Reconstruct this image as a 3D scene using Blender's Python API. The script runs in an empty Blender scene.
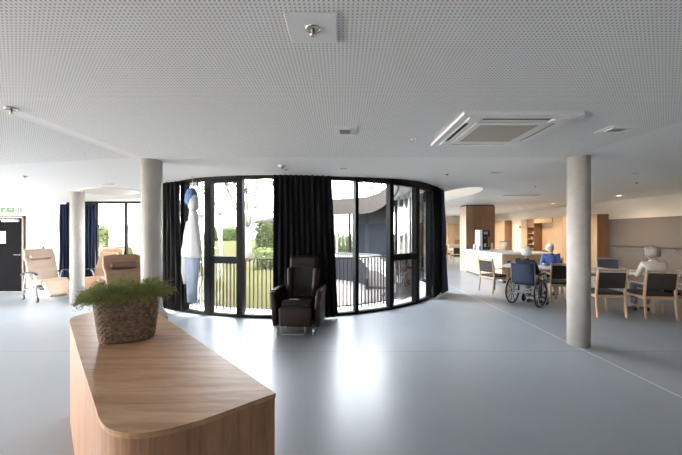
import bpy, bmesh, math, random
from mathutils import Vector, Matrix, Euler, geometry
random.seed(7)
C = bpy.context.scene.collection
PI = math.pi
V = Vector
EYE = 1.62

# ------------------------------------------------------------------ camera, world, sun, daylight, exposure
cam_data = bpy.data.cameras.new('camera')
cam = bpy.data.objects.new('camera', cam_data)
C.objects.link(cam)
cam.location = (0, 0, EYE)
cam.rotation_euler = (PI/2, 0, 0)
cam_data.sensor_width = 36
cam_data.lens = 325/682*36
cam_data.shift_y = 5.5/682
cam_data.clip_start = 0.05
cam_data.clip_end = 400
bpy.context.scene.camera = cam

world = bpy.data.worlds.new('sky')
bpy.context.scene.world = world
world.use_nodes = True
_n = world.node_tree.nodes
_bg = _n['Background']
_bg.inputs['Color'].default_value = (0.97, 0.975, 1.0, 1)
_bg.inputs['Strength'].default_value = 6.0

sun_data = bpy.data.lights.new('sun', 'SUN')
sun = bpy.data.objects.new('sun', sun_data)
C.objects.link(sun)
sun.location = (-8, 30, 30)
sun_data.energy = 7.0
sun_data.angle = math.radians(1.0)
sun_data.color = (1.0, 0.93, 0.80)
sun.rotation_euler = (V((0.28, 0.34, 0.90))).to_track_quat('Z', 'Y').to_euler()

# daylight entering by the window fronts behind and to the side of the camera, and by the glazed court
def daylight(name, loc, target, sx, sy, watts, col):
    d = bpy.data.lights.new(name, 'AREA'); d.shape = 'RECTANGLE'; d.size = sx; d.size_y = sy
    d.energy = watts; d.color = col
    o = bpy.data.objects.new(name, d); C.objects.link(o)
    o.location = loc
    o.rotation_euler = (V(loc) - V(target)).to_track_quat('Z', 'Y').to_euler()
    return o
daylight('daylight_west', (-12.6, 2.0, 1.35), (0, 2.0, 1.2), 9.0, 2.2, 420, (1.0, 0.94, 0.88))

vs = bpy.context.scene.view_settings
vs.view_transform = 'Standard'
vs.look = 'None'
vs.gamma = 1
vs.use_curve_mapping = False
vs.exposure = 2.3
cy = bpy.context.scene.cycles
cy.use_denoising = True
cy.max_bounces = 8
cy.diffuse_bounces = 5
cy.glossy_bounces = 4
cy.transmission_bounces = 4
cy.transparent_max_bounces = 16
cy.sample_clamp_indirect = 6.0
cy.caustics_reflective = False
cy.caustics_refractive = False

# ------------------------------------------------------------------ materials
def _mat(name):
    m = bpy.data.materials.new(name); m.use_nodes = True
    return m, m.node_tree, m.node_tree.nodes['Principled BSDF']

def plain(name, col, rough=0.6, metal=0.0, noise=0.0, nscale=8.0, bump=0.0, bscale=60.0, coat=0.0, spec=0.5, sheen=0.0):
    m, nt, b = _mat(name)
    b.inputs['Base Color'].default_value = (*col, 1)
    b.inputs['Roughness'].default_value = rough
    b.inputs['Metallic'].default_value = metal
    b.inputs['Coat Weight'].default_value = coat
    b.inputs['Specular IOR Level'].default_value = spec
    b.inputs['Sheen Weight'].default_value = sheen
    tc = nt.nodes.new('ShaderNodeTexCoord')
    if noise > 0:
        n = nt.nodes.new('ShaderNodeTexNoise'); n.inputs['Scale'].default_value = nscale
        n.inputs['Detail'].default_value = 6
        nt.links.new(tc.outputs['Object'], n.inputs['Vector'])
        mx = nt.nodes.new('ShaderNodeMix'); mx.data_type = 'RGBA'
        mx.inputs[6].default_value = (*[c*(1-noise) for c in col], 1)
        mx.inputs[7].default_value = (*[min(1, c*(1+noise)) for c in col], 1)
        nt.links.new(n.outputs['Fac'], mx.inputs[0])
        nt.links.new(mx.outputs[2], b.inputs['Base Color'])
    if bump > 0:
        n2 = nt.nodes.new('ShaderNodeTexNoise'); n2.inputs['Scale'].default_value = bscale
        n2.inputs['Detail'].default_value = 4
        nt.links.new(tc.outputs['Object'], n2.inputs['Vector'])
        bp = nt.nodes.new('ShaderNodeBump'); bp.inputs['Strength'].default_value = bump
        bp.inputs['Distance'].default_value = 0.01
        nt.links.new(n2.outputs['Fac'], bp.inputs['Height'])
        nt.links.new(bp.outputs['Normal'], b.inputs['Normal'])
    return m

def wood(name, c1, c2, ang=0.0, vertical=False, scale=1.0, rough=0.42):
    """veneer: long grain along one axis"""
    m, nt, b = _mat(name)
    tc = nt.nodes.new('ShaderNodeTexCoord')
    mp = nt.nodes.new('ShaderNodeMapping')
    nt.links.new(tc.outputs['Object'], mp.inputs['Vector'])
    mp.inputs['Rotation'].default_value = (0, 0, ang)
    mp.inputs['Scale'].default_value = (14*scale, 14*scale, 1.1*scale) if vertical else (1.3*scale, 12*scale, 12*scale)
    n = nt.nodes.new('ShaderNodeTexNoise'); n.inputs['Scale'].default_value = 1.6
    n.inputs['Detail'].default_value = 8; n.inputs['Roughness'].default_value = 0.62
    n.inputs['Distortion'].default_value = 0.6
    nt.links.new(mp.outputs[0], n.inputs['Vector'])
    n3 = nt.nodes.new('ShaderNodeTexNoise'); n3.inputs['Scale'].default_value = 9
    n3.inputs['Detail'].default_value = 3
    nt.links.new(mp.outputs[0], n3.inputs['Vector'])
    ad = nt.nodes.new('ShaderNodeMath'); ad.operation = 'MULTIPLY_ADD'
    ad.inputs[1].default_value = 0.3
    nt.links.new(n3.outputs['Fac'], ad.inputs[0]); nt.links.new(n.outputs['Fac'], ad.inputs[2])
    cr = nt.nodes.new('ShaderNodeValToRGB')
    cr.color_ramp.elements[0].position = 0.42; cr.color_ramp.elements[0].color = (*c1, 1)
    cr.color_ramp.elements[1].position = 0.86; cr.color_ramp.elements[1].color = (*c2, 1)
    nt.links.new(ad.outputs[0], cr.inputs['Fac'])
    nt.links.new(cr.outputs['Color'], b.inputs['Base Color'])
    b.inputs['Roughness'].default_value = rough
    bp = nt.nodes.new('ShaderNodeBump'); bp.inputs['Strength'].default_value = 0.05
    bp.inputs['Distance'].default_value = 0.002
    nt.links.new(ad.outputs[0], bp.inputs['Height']); nt.links.new(bp.outputs['Normal'], b.inputs['Normal'])
    return m

def mnode(nt, op, a, b=None, c=None):
    n = nt.nodes.new('ShaderNodeMath'); n.operation = op
    for i, v in enumerate((a, b, c)):
        if v is None: continue
        if isinstance(v, (int, float)): n.inputs[i].default_value = v
        else: nt.links.new(v, n.inputs[i])
    return n.outputs[0]

def ceiling_mat():
    m, nt, b = _mat('perforated plasterboard')
    tc = nt.nodes.new('ShaderNodeTexCoord'); sp = nt.nodes.new('ShaderNodeSeparateXYZ')
    nt.links.new(tc.outputs['Object'], sp.inputs[0])
    x, y = sp.outputs[0], sp.outputs[1]
    P = 0.0235
    def cell(v):
        f = mnode(nt, 'FRACT', mnode(nt, 'DIVIDE', v, P))
        return mnode(nt, 'SUBTRACT', f, 0.5)
    cx_, cy_ = cell(x), cell(y)
    d = mnode(nt, 'SQRT', mnode(nt, 'ADD', mnode(nt, 'MULTIPLY', cx_, cx_), mnode(nt, 'MULTIPLY', cy_, cy_)))
    hole = mnode(nt, 'LESS_THAN', d, 0.21)
    near = mnode(nt, 'LESS_THAN', y, 4.72)
    strip = mnode(nt, 'GREATER_THAN', mnode(nt, 'ABSOLUTE', mnode(nt, 'ADD', x, 2.97)), 0.085)
    right = mnode(nt, 'LESS_THAN', x, 3.35)
    msk = mnode(nt, 'MULTIPLY', mnode(nt, 'MULTIPLY', hole, near), mnode(nt, 'MULTIPLY', strip, right))
    mx = nt.nodes.new('ShaderNodeMix'); mx.data_type = 'RGBA'
    mx.inputs[6].default_value = (0.87, 0.86, 0.845, 1)
    mx.inputs[7].default_value = (0.33, 0.315, 0.30, 1)
    nt.links.new(msk, mx.inputs[0]); nt.links.new(mx.outputs[2], b.inputs['Base Color'])
    b.inputs['Roughness'].default_value = 0.75
    return m

def floor_mat():
    m, nt, b = _mat('polished grey linoleum')
    tc = nt.nodes.new('ShaderNodeTexCoord'); sp = nt.nodes.new('ShaderNodeSeparateXYZ')
    nt.links.new(tc.outputs['Object'], sp.inputs[0])
    n = nt.nodes.new('ShaderNodeTexNoise'); n.inputs['Scale'].default_value = 1.1; n.inputs['Detail'].default_value = 7
    nt.links.new(tc.outputs['Object'], n.inputs['Vector'])
    cr = nt.nodes.new('ShaderNodeValToRGB')
    cr.color_ramp.elements[0].position = 0.3; cr.color_ramp.elements[0].color = (0.27, 0.30, 0.335, 1)
    cr.color_ramp.elements[1].position = 0.75; cr.color_ramp.elements[1].color = (0.305, 0.335, 0.37, 1)
    nt.links.new(n.outputs['Fac'], cr.inputs['Fac'])
    l1 = mnode(nt, 'LESS_THAN', mnode(nt, 'ABSOLUTE', mnode(nt, 'SUBTRACT', sp.outputs[0], 3.36)), 0.008)
    l2 = mnode(nt, 'LESS_THAN', mnode(nt, 'ABSOLUTE', mnode(nt, 'SUBTRACT', sp.outputs[1], 4.45)), 0.006)
    m1 = nt.nodes.new('ShaderNodeMix'); m1.data_type = 'RGBA'
    nt.links.new(l1, m1.inputs[0]); nt.links.new(cr.outputs['Color'], m1.inputs[6])
    m1.inputs[7].default_value = (0.72, 0.72, 0.70, 1)
    m2 = nt.nodes.new('ShaderNodeMix'); m2.data_type = 'RGBA'
    nt.links.new(l2, m2.inputs[0]); nt.links.new(m1.outputs[2], m2.inputs[6])
    m2.inputs[7].default_value = (0.17, 0.18, 0.20, 1)
    nt.links.new(m2.outputs[2], b.inputs['Base Color'])
    b.inputs['Roughness'].default_value = 0.40
    b.inputs['Specular IOR Level'].default_value = 0.5
    b.inputs['Coat Weight'].default_value = 0.12
    b.inputs['Coat Roughness'].default_value = 0.22
    return m

def glass_mat(name, tint=(0.93, 0.95, 0.96), refl=0.07):
    m = bpy.data.materials.new(name); m.use_nodes = True
    nt = m.node_tree
    for n in list(nt.nodes): nt.nodes.remove(n)
    out = nt.nodes.new('ShaderNodeOutputMaterial')
    t = nt.nodes.new('ShaderNodeBsdfTransparent'); t.inputs[0].default_value = (*tint, 1)
    g = nt.nodes.new('ShaderNodeBsdfGlossy'); g.inputs['Roughness'].default_value = 0.02
    lw = nt.nodes.new('ShaderNodeLayerWeight'); lw.inputs['Blend'].default_value = 0.25
    mx = nt.nodes.new('ShaderNodeMixShader')
    nt.links.new(mnode(nt, 'MULTIPLY_ADD', lw.outputs['Fresnel'], 0.5, refl*0.3), mx.inputs[0])
    nt.links.new(t.outputs[0], mx.inputs[1]); nt.links.new(g.outputs[0], mx.inputs[2])
    nt.links.new(mx.outputs[0], out.inputs[0])
    return m

def emis(name, col, s):
    m, nt, b = _mat(name)
    b.inputs['Base Color'].default_value = (*col, 1)
    b.inputs['Emission Color'].default_value = (*col, 1)
    b.inputs['Emission Strength'].default_value = s
    return m

def concrete_mat():
    m = plain('smooth cast concrete', (0.47, 0.44, 0.405), 0.7, noise=0.22, nscale=5, bump=0.25, bscale=40)
    return m

def wicker_mat():
    m, nt, b = _mat('woven willow')
    tc = nt.nodes.new('ShaderNodeTexCoord')
    n = nt.nodes.new('ShaderNodeTexNoise'); n.inputs['Scale'].default_value = 45; n.inputs['Detail'].default_value = 4
    nt.links.new(tc.outputs['Object'], n.inputs['Vector'])
    cr = nt.nodes.new('ShaderNodeValToRGB')
    cr.color_ramp.elements[0].position = 0.3; cr.color_ramp.elements[0].color = (0.095, 0.062, 0.040, 1)
    cr.color_ramp.elements[1].position = 0.72; cr.color_ramp.elements[1].color = (0.33, 0.23, 0.155, 1)
    nt.links.new(n.outputs['Fac'], cr.inputs['Fac']); nt.links.new(cr.outputs[0], b.inputs['Base Color'])
    b.inputs['Roughness'].default_value = 0.75
    return m

M = dict(
    ceiling=ceiling_mat(), floor=floor_mat(), concrete=concrete_mat(), glass=glass_mat('clear window glass'),
    white=plain('white paint', (0.80, 0.79, 0.77), 0.7, noise=0.02),
    cream=plain('cream plaster', (0.80, 0.70, 0.58), 0.8, noise=0.04),
    taupe=plain('taupe wall paint', (0.20, 0.165, 0.135), 0.7, noise=0.06, nscale=3),
    plate=plain('white lacquered metal', (0.84, 0.83, 0.82), 0.5),
    trimw=plain('white plastic', (0.82, 0.82, 0.81), 0.4),
    grille=plain('beige grille mesh', (0.50, 0.46, 0.39), 0.7, noise=0.15, nscale=120),
    black=plain('black slot', (0.03, 0.03, 0.03), 0.6),
    chrome=plain('chromed metal', (0.75, 0.75, 0.76), 0.15, 1.0),
    brass=plain('bronze glass bulb', (0.35, 0.2, 0.08), 0.2, 0.6),
    frame=plain('anthracite window frame', (0.008, 0.008, 0.009), 0.55, noise=0.1, spec=0.12),
    curtain=plain('black velvet curtain', (0.008, 0.008, 0.009), 0.9, noise=0.3, nscale=30, spec=0.2, sheen=0.03),
    bluecurt=plain('dark blue curtain', (0.010, 0.022, 0.06), 0.85, noise=0.2, nscale=20, sheen=0.1),
    deepblue=plain('midnight curtain lining', (0.015, 0.02, 0.06), 0.85, noise=0.2, nscale=20, sheen=0.1),
    rail=plain('brown painted steel', (0.035, 0.026, 0.02), 0.6, spec=0.1, noise=0.1),
    deck=plain('pale stone deck', (0.70, 0.71, 0.72), 0.8, noise=0.1, nscale=4),
    door=plain('charcoal door leaf', (0.007, 0.007, 0.008), 0.8, spec=0.05, noise=0.05),
    doorframe=plain('brown door frame', (0.13, 0.075, 0.05), 0.5, noise=0.1),
    itop=wood('walnut-tinted oak top', (0.33, 0.175, 0.088), (0.62, 0.375, 0.215), ang=-0.85, rough=0.33),
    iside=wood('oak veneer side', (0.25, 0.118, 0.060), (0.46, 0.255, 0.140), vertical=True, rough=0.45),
    oak=wood('light oak veneer', (0.50, 0.33, 0.18), (0.68, 0.47, 0.28), vertical=True, scale=0.6),
    oakpale=wood('pale oak front', (0.58, 0.42, 0.28), (0.74, 0.57, 0.41), vertical=True, scale=0.6),
    oakshade=wood('shaded oak veneer', (0.22, 0.115, 0.06), (0.34, 0.19, 0.10), vertical=True, scale=0.6),  # darker copy of the oak, paints faces turned from the light
    beech=wood('beech chair wood', (0.42, 0.28, 0.17), (0.60, 0.43, 0.28), vertical=True, scale=1.5, rough=0.45),
    fabric=plain('dark brown chair fabric', (0.045, 0.036, 0.032), 0.9, noise=0.2, nscale=60, bump=0.2),
    greyfab=plain('grey chair fabric', (0.13, 0.14, 0.16), 0.9, noise=0.1),
    tabletop=plain('white laminate', (0.80, 0.80, 0.79), 0.3),
    stone=plain('pale worktop', (0.78, 0.78, 0.77), 0.35),
    darktop=plain('black worktop', (0.03, 0.028, 0.026), 0.3),
    leatherdk=plain('dark brown leather', (0.006, 0.005, 0.0045), 0.5, spec=0.3, noise=0.2, nscale=20, bump=0.15, bscale=150),
    leathermd=plain('chestnut leather', (0.016, 0.007, 0.005), 0.5, spec=0.35, noise=0.2, nscale=20, bump=0.15, bscale=150),
    leatherbg=plain('beige leather', (0.46, 0.34, 0.255), 0.5, noise=0.08, nscale=10, bump=0.1, bscale=120),
    leathertn=plain('tan leather', (0.32, 0.18, 0.11), 0.5, noise=0.1, nscale=10, bump=0.1, bscale=120),
    leatherol=plain('brown headrest leather', (0.15, 0.08, 0.045), 0.5, noise=0.15, nscale=10),
    steel=plain('satin steel', (0.5, 0.51, 0.53), 0.32, 0.9),
    aluminium=plain('silver painted tube', (0.55, 0.57, 0.60), 0.35, 0.6),
    rubber=plain('black rubber', (0.018, 0.018, 0.02), 0.7),
    plasticb=plain('black plastic', (0.02, 0.02, 0.022), 0.4),
    navy=plain('navy nylon', (0.026, 0.038, 0.080), 0.75, noise=0.3, nscale=14, bump=0.15),
    navycoat=plain('navy cardigan', (0.016, 0.022, 0.05), 0.9, noise=0.2, nscale=40, bump=0.2),
    plaid=plain('blue checked shirt', (0.075, 0.12, 0.33), 0.85, noise=0.7, nscale=22),
    beigeknit=plain('light beige knitwear', (0.62, 0.56, 0.50), 0.9, noise=0.15, nscale=60, bump=0.3),
    greytrs=plain('grey trousers', (0.16, 0.16, 0.18), 0.85, noise=0.1),
    lighttrs=plain('light grey trousers', (0.50, 0.52, 0.57), 0.85, noise=0.1),
    skin=plain('skin', (0.60, 0.37, 0.28), 0.55, noise=0.05),
    lips=plain('lips', (0.42, 0.16, 0.13), 0.5),
    eye=plain('eye', (0.75, 0.74, 0.72), 0.3),
    pupil=plain('pupil', (0.03, 0.02, 0.02), 0.3),
    hairw=plain('white hair', (0.88, 0.87, 0.85), 0.8, noise=0.12, nscale=40, bump=0.5, bscale=80),
    hairg=plain('grey hair', (0.36, 0.32, 0.29), 0.8, noise=0.4, nscale=30, bump=0.6, bscale=60),
    shoe=plain('dark shoe leather', (0.025, 0.02, 0.02), 0.5),
    wicker=wicker_mat(),
    soil=plain('potting soil', (0.03, 0.02, 0.014), 0.95, noise=0.4, nscale=60),
    herb=plain('green herb leaves', (0.26, 0.29, 0.085), 0.7, noise=0.5, nscale=18),
    straw=plain('dry grass stalks', (0.30, 0.30, 0.17), 0.7, noise=0.3, nscale=10),
    lawn=plain('sunlit lawn', (0.031, 0.031, 0.015), 0.9, spec=0.0, noise=0.3, nscale=3, bump=0.4, bscale=30),
    hedge=plain('hedge leaves', (0.024, 0.034, 0.009), 0.8, spec=0.05, noise=0.5, nscale=5),
    bark=plain('pale bark', (0.15, 0.13, 0.11), 0.9, spec=0.05, noise=0.25, nscale=6, bump=0.3),
    twig=plain('brown twigs', (0.05, 0.035, 0.025), 0.9, spec=0.0),
    render_w=plain('white render', (0.72, 0.70, 0.67), 0.85, noise=0.05),
    roofgrey=plain('grey roofing', (0.05, 0.05, 0.055), 0.8, spec=0.05, noise=0.1),
    fascia=plain('taupe roof edge', (0.034, 0.029, 0.026), 0.75, spec=0.05, noise=0.1),
    soffit=plain('white soffit board', (0.72, 0.71, 0.70), 0.8),
    slate=plain('slate blue cladding', (0.012, 0.014, 0.018), 0.7, spec=0.05, noise=0.12),
    rampm=plain('pale concrete ramp', (0.085, 0.08, 0.08), 0.8, spec=0.05, noise=0.1),
    green=emis('exit sign green', (0.02, 0.12, 0.025), 0.2),
    signw=emis('exit sign white', (0.7, 0.75, 0.7), 0.05),
    red=plain('red plastic', (0.5, 0.05, 0.03), 0.5),
    figw=plain('white cloth', (0.66, 0.66, 0.68), 0.9, noise=0.12, nscale=9, bump=0.3, bscale=12),
    figb=plain('pale blue cloth', (0.36, 0.43, 0.56), 0.9, noise=0.2, nscale=6, bump=0.3, bscale=12),
    figc=plain('blue patterned cloth', (0.12, 0.20, 0.42), 0.9, noise=0.8, nscale=18),
    skycap=emis('skylight cap with daylight glow', (1.0, 0.93, 0.84), 0.27),
    lamp=emis('lit diffuser', (1.0, 0.86, 0.66), 3.0),
    box=wood('brown storage box', (0.25, 0.13, 0.07), (0.4, 0.23, 0.12)),
    ceramic=plain('beige ceramic', (0.60, 0.48, 0.36), 0.5, noise=0.1),
    yellow=plain('yellow label', (0.7, 0.5, 0.05), 0.5),
    shrub=plain('light green shrub leaves', (0.05, 0.06, 0.022), 0.8, spec=0.05, noise=0.4, nscale=8),
)

# ------------------------------------------------------------------ mesh helpers
class MB:
    def __init__(s, mats=None): s.bm = bmesh.new(); s.mi = 0; s.names = []
    def _tag(s, verts):
        if s.mi:
            fs = set(f for v in verts for f in v.link_faces)
            for f in fs: f.material_index = s.mi
    def box(s, c, size, bevel=0.0, rot=None, seg=2, taper=None, fn=None):
        r = bmesh.ops.create_cube(s.bm, size=1.0)
        vs = r['verts']
        for v in vs:
            v.co = V((v.co.x*size[0], v.co.y*size[1], v.co.z*size[2]))
            if taper and v.co.z > 0: v.co.x *= taper; v.co.y *= taper
            if fn: v.co = fn(v.co)
        if bevel > 0:
            es = list(set(e for v in vs for e in v.link_edges))
            rb = bmesh.ops.bevel(s.bm, geom=es, offset=min(bevel, min(size)*0.49), segments=seg, profile=0.5, affect='EDGES')
            vs = list(set(v for f in rb['faces'] for v in f.verts) | set(v for v in vs if v.is_valid))
            seen = set(vs); stack = list(vs)
            while stack:
                v = stack.pop()
                for e in v.link_edges:
                    o = e.other_vert(v)
                    if o not in seen: seen.add(o); stack.append(o)
            vs = list(seen)
        mt = Matrix.Translation(V(c))
        if rot: mt = mt @ Euler(rot).to_matrix().to_4x4()
        for v in vs: v.co = mt @ v.co
        s._tag(vs)
        return s
    def tube(s, pts, r, n=10, cap=True, closed=False):
        pts = [V(p) for p in pts]
        rr = r if isinstance(r, (list, tuple)) else [r]*len(pts)
        rings = []; up = None; N = len(pts)
        for i, p in enumerate(pts):
            if closed: t = (pts[(i+1) % N]-pts[i-1]).normalized()
            elif i == 0: t = (pts[1]-p).normalized()
            elif i == N-1: t = (p-pts[i-1]).normalized()
            else: t = ((pts[i+1]-p).normalized()+(p-pts[i-1]).normalized()).normalized()
            if up is None:
                up = V((0, 0, 1)) if abs(t.z) < 0.9 else V((1, 0, 0))
            a = t.cross(up).normalized(); up = a.cross(t).normalized()
            rings.append([s.bm.verts.new(p + (a*math.cos(2*PI*k/n)+up*math.sin(2*PI*k/n))*rr[i]) for k in range(n)])
        fs = []
        for i in range(N if closed else N-1):
            A, B = rings[i], rings[(i+1) % N]
            for k in range(n):
                fs.append(s.bm.faces.new((A[k], A[(k+1) % n], B[(k+1) % n], B[k])))
        if cap and not closed:
            fs.append(s.bm.faces.new(rings[0][::-1])); fs.append(s.bm.faces.new(rings[-1]))
        for f in fs: f.smooth = True; f.material_index = s.mi
        return s
    def lathe(s, prof, c=(0, 0, 0), n=24, rot=None, sx=1.0, sy=1.0):
        mt = Matrix.Translation(V(c))
        if rot: mt = mt @ Euler(rot).to_matrix().to_4x4()
        rings = []
        for r, z in prof:
            rings.append([s.bm.verts.new(mt @ V((max(r, 1e-4)*math.cos(2*PI*k/n)*sx, max(r, 1e-4)*math.sin(2*PI*k/n)*sy, z))) for k in range(n)])
        fs = []
        for A, B in zip(rings, rings[1:]):
            for k in range(n): fs.append(s.bm.faces.new((A[k], A[(k+1) % n], B[(k+1) % n], B[k])))
        fs.append(s.bm.faces.new(rings[0][::-1])); fs.append(s.bm.faces.new(rings[-1]))
        for f in fs: f.smooth = True; f.material_index = s.mi
        return s
    def prism(s, poly, z0, z1, mt=None, smooth=False):
        mt = mt or Matrix()
        a = [s.bm.verts.new(mt @ V((p[0], p[1], z0))) for p in poly]
        b = [s.bm.verts.new(mt @ V((p[0], p[1], z1))) for p in poly]
        n = len(poly)
        fs = [s.bm.faces.new(a[::-1]), s.bm.faces.new(b)]
        for k in range(n):
            f = s.bm.faces.new((a[k], a[(k+1) % n], b[(k+1) % n], b[k])); fs.append(f); f.smooth = smooth
        for f in fs: f.material_index = s.mi
        return s
    def ball(s, c, r, seg=16, scale=(1, 1, 1), rot=None):
        mt = Matrix.Translation(V(c))
        if rot: mt = mt @ Euler(rot).to_matrix().to_4x4()
        q = bmesh.ops.create_uvsphere(s.bm, u_segments=seg, v_segments=max(6, seg*2//3), radius=r)
        for v in q['verts']:
            v.co = mt @ V((v.co.x*scale[0], v.co.y*scale[1], v.co.z*scale[2]))
        for f in set(f for v in q['verts'] for f in v.link_faces): f.smooth = True; f.material_index = s.mi
        return s
    def loft(s, rings, cap=True, closed=True):
        R = [[s.bm.verts.new(V(p)) for p in r] for r in rings]
        n = len(R[0]); fs = []
        for A, B in zip(R, R[1:]):
            for k in range(n if closed else n-1):
                fs.append(s.bm.faces.new((A[k], A[(k+1) % n], B[(k+1) % n], B[k])))
        if cap and closed:
            fs.append(s.bm.faces.new(R[0][::-1])); fs.append(s.bm.faces.new(R[-1]))
        for f in fs: f.smooth = True; f.material_index = s.mi
        return s
    def build(s, name, mat, parent=None, loc=(0, 0, 0), rz=0.0, rot=None):
        me = bpy.data.meshes.new(name)
        bmesh.ops.recalc_face_normals(s.bm, faces=s.bm.faces[:])
        s.bm.to_mesh(me); s.bm.free()
        for m in (mat if isinstance(mat, (list, tuple)) else [mat]):
            me.materials.append(M[m] if isinstance(m, str) else m)
        o = bpy.data.objects.new(name, me); C.objects.link(o)
        o.location = loc; o.rotation_euler = rot if rot else (0, 0, rz)
        if parent: o.parent = parent
        return o

def tag(o, label=None, cat=None, group=None, kind=None):
    if label: o['label'] = label
    if cat: o['category'] = cat
    if group: o['group'] = group
    if kind: o['kind'] = kind
    return o
def struct(o, label=None):
    o['kind'] = 'structure'
    if label: o['label'] = label
    return o
def thing(name, label, cat, loc=(0, 0, 0), rz=0.0, group=None):
    o = bpy.data.objects.new(name, None); C.objects.link(o)
    o.location = loc; o.rotation_euler = (0, 0, rz)
    o.empty_display_size = 0.1
    return tag(o, label, cat, group)
def dup(root, loc, rz, label=None, group=None, keep_group=True):
    r = root.copy(); C.objects.link(r); r.location = loc; r.rotation_euler = (0, 0, rz)
    if label: r['label'] = label
    if group: r['group'] = group
    for ch in list(root.children):
        c = ch.copy(); C.objects.link(c); c.parent = r
        for g in list(ch.children):
            d = g.copy(); C.objects.link(d); d.parent = c
    return r
def smoothstep(a, b, x):
    t = min(1, max(0, (x-a)/(b-a))); return t*t*(3-2*t)
def cz(x, y):
    z = 2.72 - 0.055*max(0, -2.97-x)
    z += smoothstep(4.8, 7.2, y)*min(0.10, 0.05*max(0, x))
    return z
def rad(d): return math.radians(d)

# ------------------------------------------------------------------ the court: a round glazed front
PX, PY, PR = -1.25, 10.3, 4.08
def pc(phi, r=PR, z=0.0): return V((PX+r*math.cos(rad(phi)), PY+r*math.sin(rad(phi)), z))

# floor: room with the round court cut out
def cdt_sheet(outer, holes, inside, zf, step=0.5, bounds=(-13, -6, 10, 24.5), grid=True):
    pts = []; edges = []
    def loop(l):
        i0 = len(pts)
        for p in l: pts.append(V((p[0], p[1])))
        n = len(l)
        for k in range(n): edges.append((i0+k, i0+(k+1) % n))
    for l in outer: loop(l)
    for l in holes: loop(l)
    if grid:
        x = bounds[0]
        while x <= bounds[2]:
            y = bounds[1]
            while y <= bounds[3]:
                pts.append(V((x+0.013, y+0.017))); y += step
            x += step
    co, _, fc, *_r = geometry.delaunay_2d_cdt(pts, edges, [], 0, 1e-5)
    bm = bmesh.new()
    vs_ = [bm.verts.new((p.x, p.y, zf(p.x, p.y))) for p in co]
    for f in fc:
        cx_ = sum(co[i].x for i in f)/len(f); cy_ = sum(co[i].y for i in f)/len(f)
        if inside(cx_, cy_):
            try: bm.faces.new([vs_[i] for i in f])
            except ValueError: pass
    for v in list(bm.verts):
        if not v.link_faces: bm.verts.remove(v)
    return bm
circ = lambda r, n=120: [(PX+r*math.cos(2*PI*k/n), PY+r*math.sin(2*PI*k/n)) for k in range(n)]
ell = lambda cx_, cy_, a, b, n=48: [(cx_+a*math.cos(2*PI*k/n), cy_+b*math.sin(2*PI*k/n)) for k in range(n)]
WX0, WX1, WY0, WYB, WYF = -13.0, 9.9, -6.0, 9.0, 24.0
NB = 17.5                       # north glazing of the wing right behind the court
room_outline = [(WX0, WY0), (WX1, WY0), (WX1, WYF), (4.2, WYF), (4.2, NB), (PX, NB), (PX, WYB), (WX0, WYB)]
def in_room(x, y, r=PR):
    if math.hypot(x-PX, y-PY) < r-0.004: return False
    if x < WX0 or x > WX1 or y < WY0 or y > WYF: return False
    if x < PX and y > WYB: return False
    if x < 4.2 and y > NB: return False
    return True
sky_ell = [ell(3.50, 10.3, 0.56, 1.9), ell(-5.35, 7.55, 0.55, 0.6)]
def in_ell(x, y, e):
    (cx_, cy_, a, b) = e
    return ((x-cx_)/a)**2 + ((y-cy_)/b)**2 < 0.995
ELS = [(3.50, 10.3, 0.56, 1.9), (-5.35, 7.55, 0.55, 0.6)]

bm = cdt_sheet([room_outline], [circ(PR)], lambda x, y: in_room(x, y), lambda x, y: 0.0, step=2.0)
mb = MB(); mb.bm.free(); mb.bm = bm
struct(mb.build('floor', 'floor'))
bm = cdt_sheet([room_outline], [circ(PR)]+sky_ell,
               lambda x, y: in_room(x, y) and not any(in_ell(x, y, e) for e in ELS), cz, step=0.5)
mb = MB(); mb.bm.free(); mb.bm = bm
ceil = struct(mb.build('ceiling', 'ceiling'))
# roof above (keeps the sun out), skylight shafts
bm = cdt_sheet([room_outline], [circ(3.05)]+sky_ell,
               lambda x, y: in_room(x, y, 3.05) and not any(in_ell(x, y, e) for e in ELS), lambda x, y: 3.3-.33*smoothstep(10.8, 12.3, y), step=.75)
mb = MB(); mb.bm.free(); mb.bm = bm
struct(mb.build('roof', 'roofgrey'))
for i, (cx_, cy_, a, b) in enumerate(ELS):
    mb = MB()
    bot = []; top = []
    n = 48
    for k in range(n):
        x, y = cx_+a*math.cos(2*PI*k/n), cy_+b*math.sin(2*PI*k/n)
        bot.append((x, y, cz(x, y)-0.012)); top.append((x, y, 3.34))
    mb.loft([bot, top], cap=False)
    sk = struct(mb.build('skylight_%d' % (i+1), 'soffit'))
    mb = MB(); mb.prism(ell(cx_, cy_, a*.995, b*.995), 3.20, 3.23); mb.build('diffuser', 'skycap', sk)  # cap put in against the sun; its glow stands in for daylight

# side walls
def wall(name, mat, boxes):
    mb = MB()
    for c, s_ in boxes: mb.box(c, s_)
    return struct(mb.build(name, mat))
def span(x0, x1, y0, y1, z0, z1): return (((x0+x1)/2, (y0+y1)/2, (z0+z1)/2), (x1-x0, y1-y0, z1-z0))
wall('wall_right', 'cream', [span(WX1, WX1+.25, WY0, WYF, 2.12, 3.2)])
wall('wall_right_lower', 'taupe', [span(WX1-.012, WX1+.25, WY0, 12.05, 0, 2.12)])
wall('wall_right_far', 'cream', [span(WX1, WX1+.25, 12.05, WYF, 0, 2.12)])
wall('wall_far', 'cream', [span(4.2, WX1, WYF, WYF+.25, 0, 3.2)])
wall('wall_north_side', 'cream', [span(3.95, 4.2, NB, WYF, 2.6, 3.2), span(3.95, 4.2, NB, NB+.2, 0, 2.6), span(3.95, 4.2, WYF-.3, WYF, 0, 2.6)])
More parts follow.
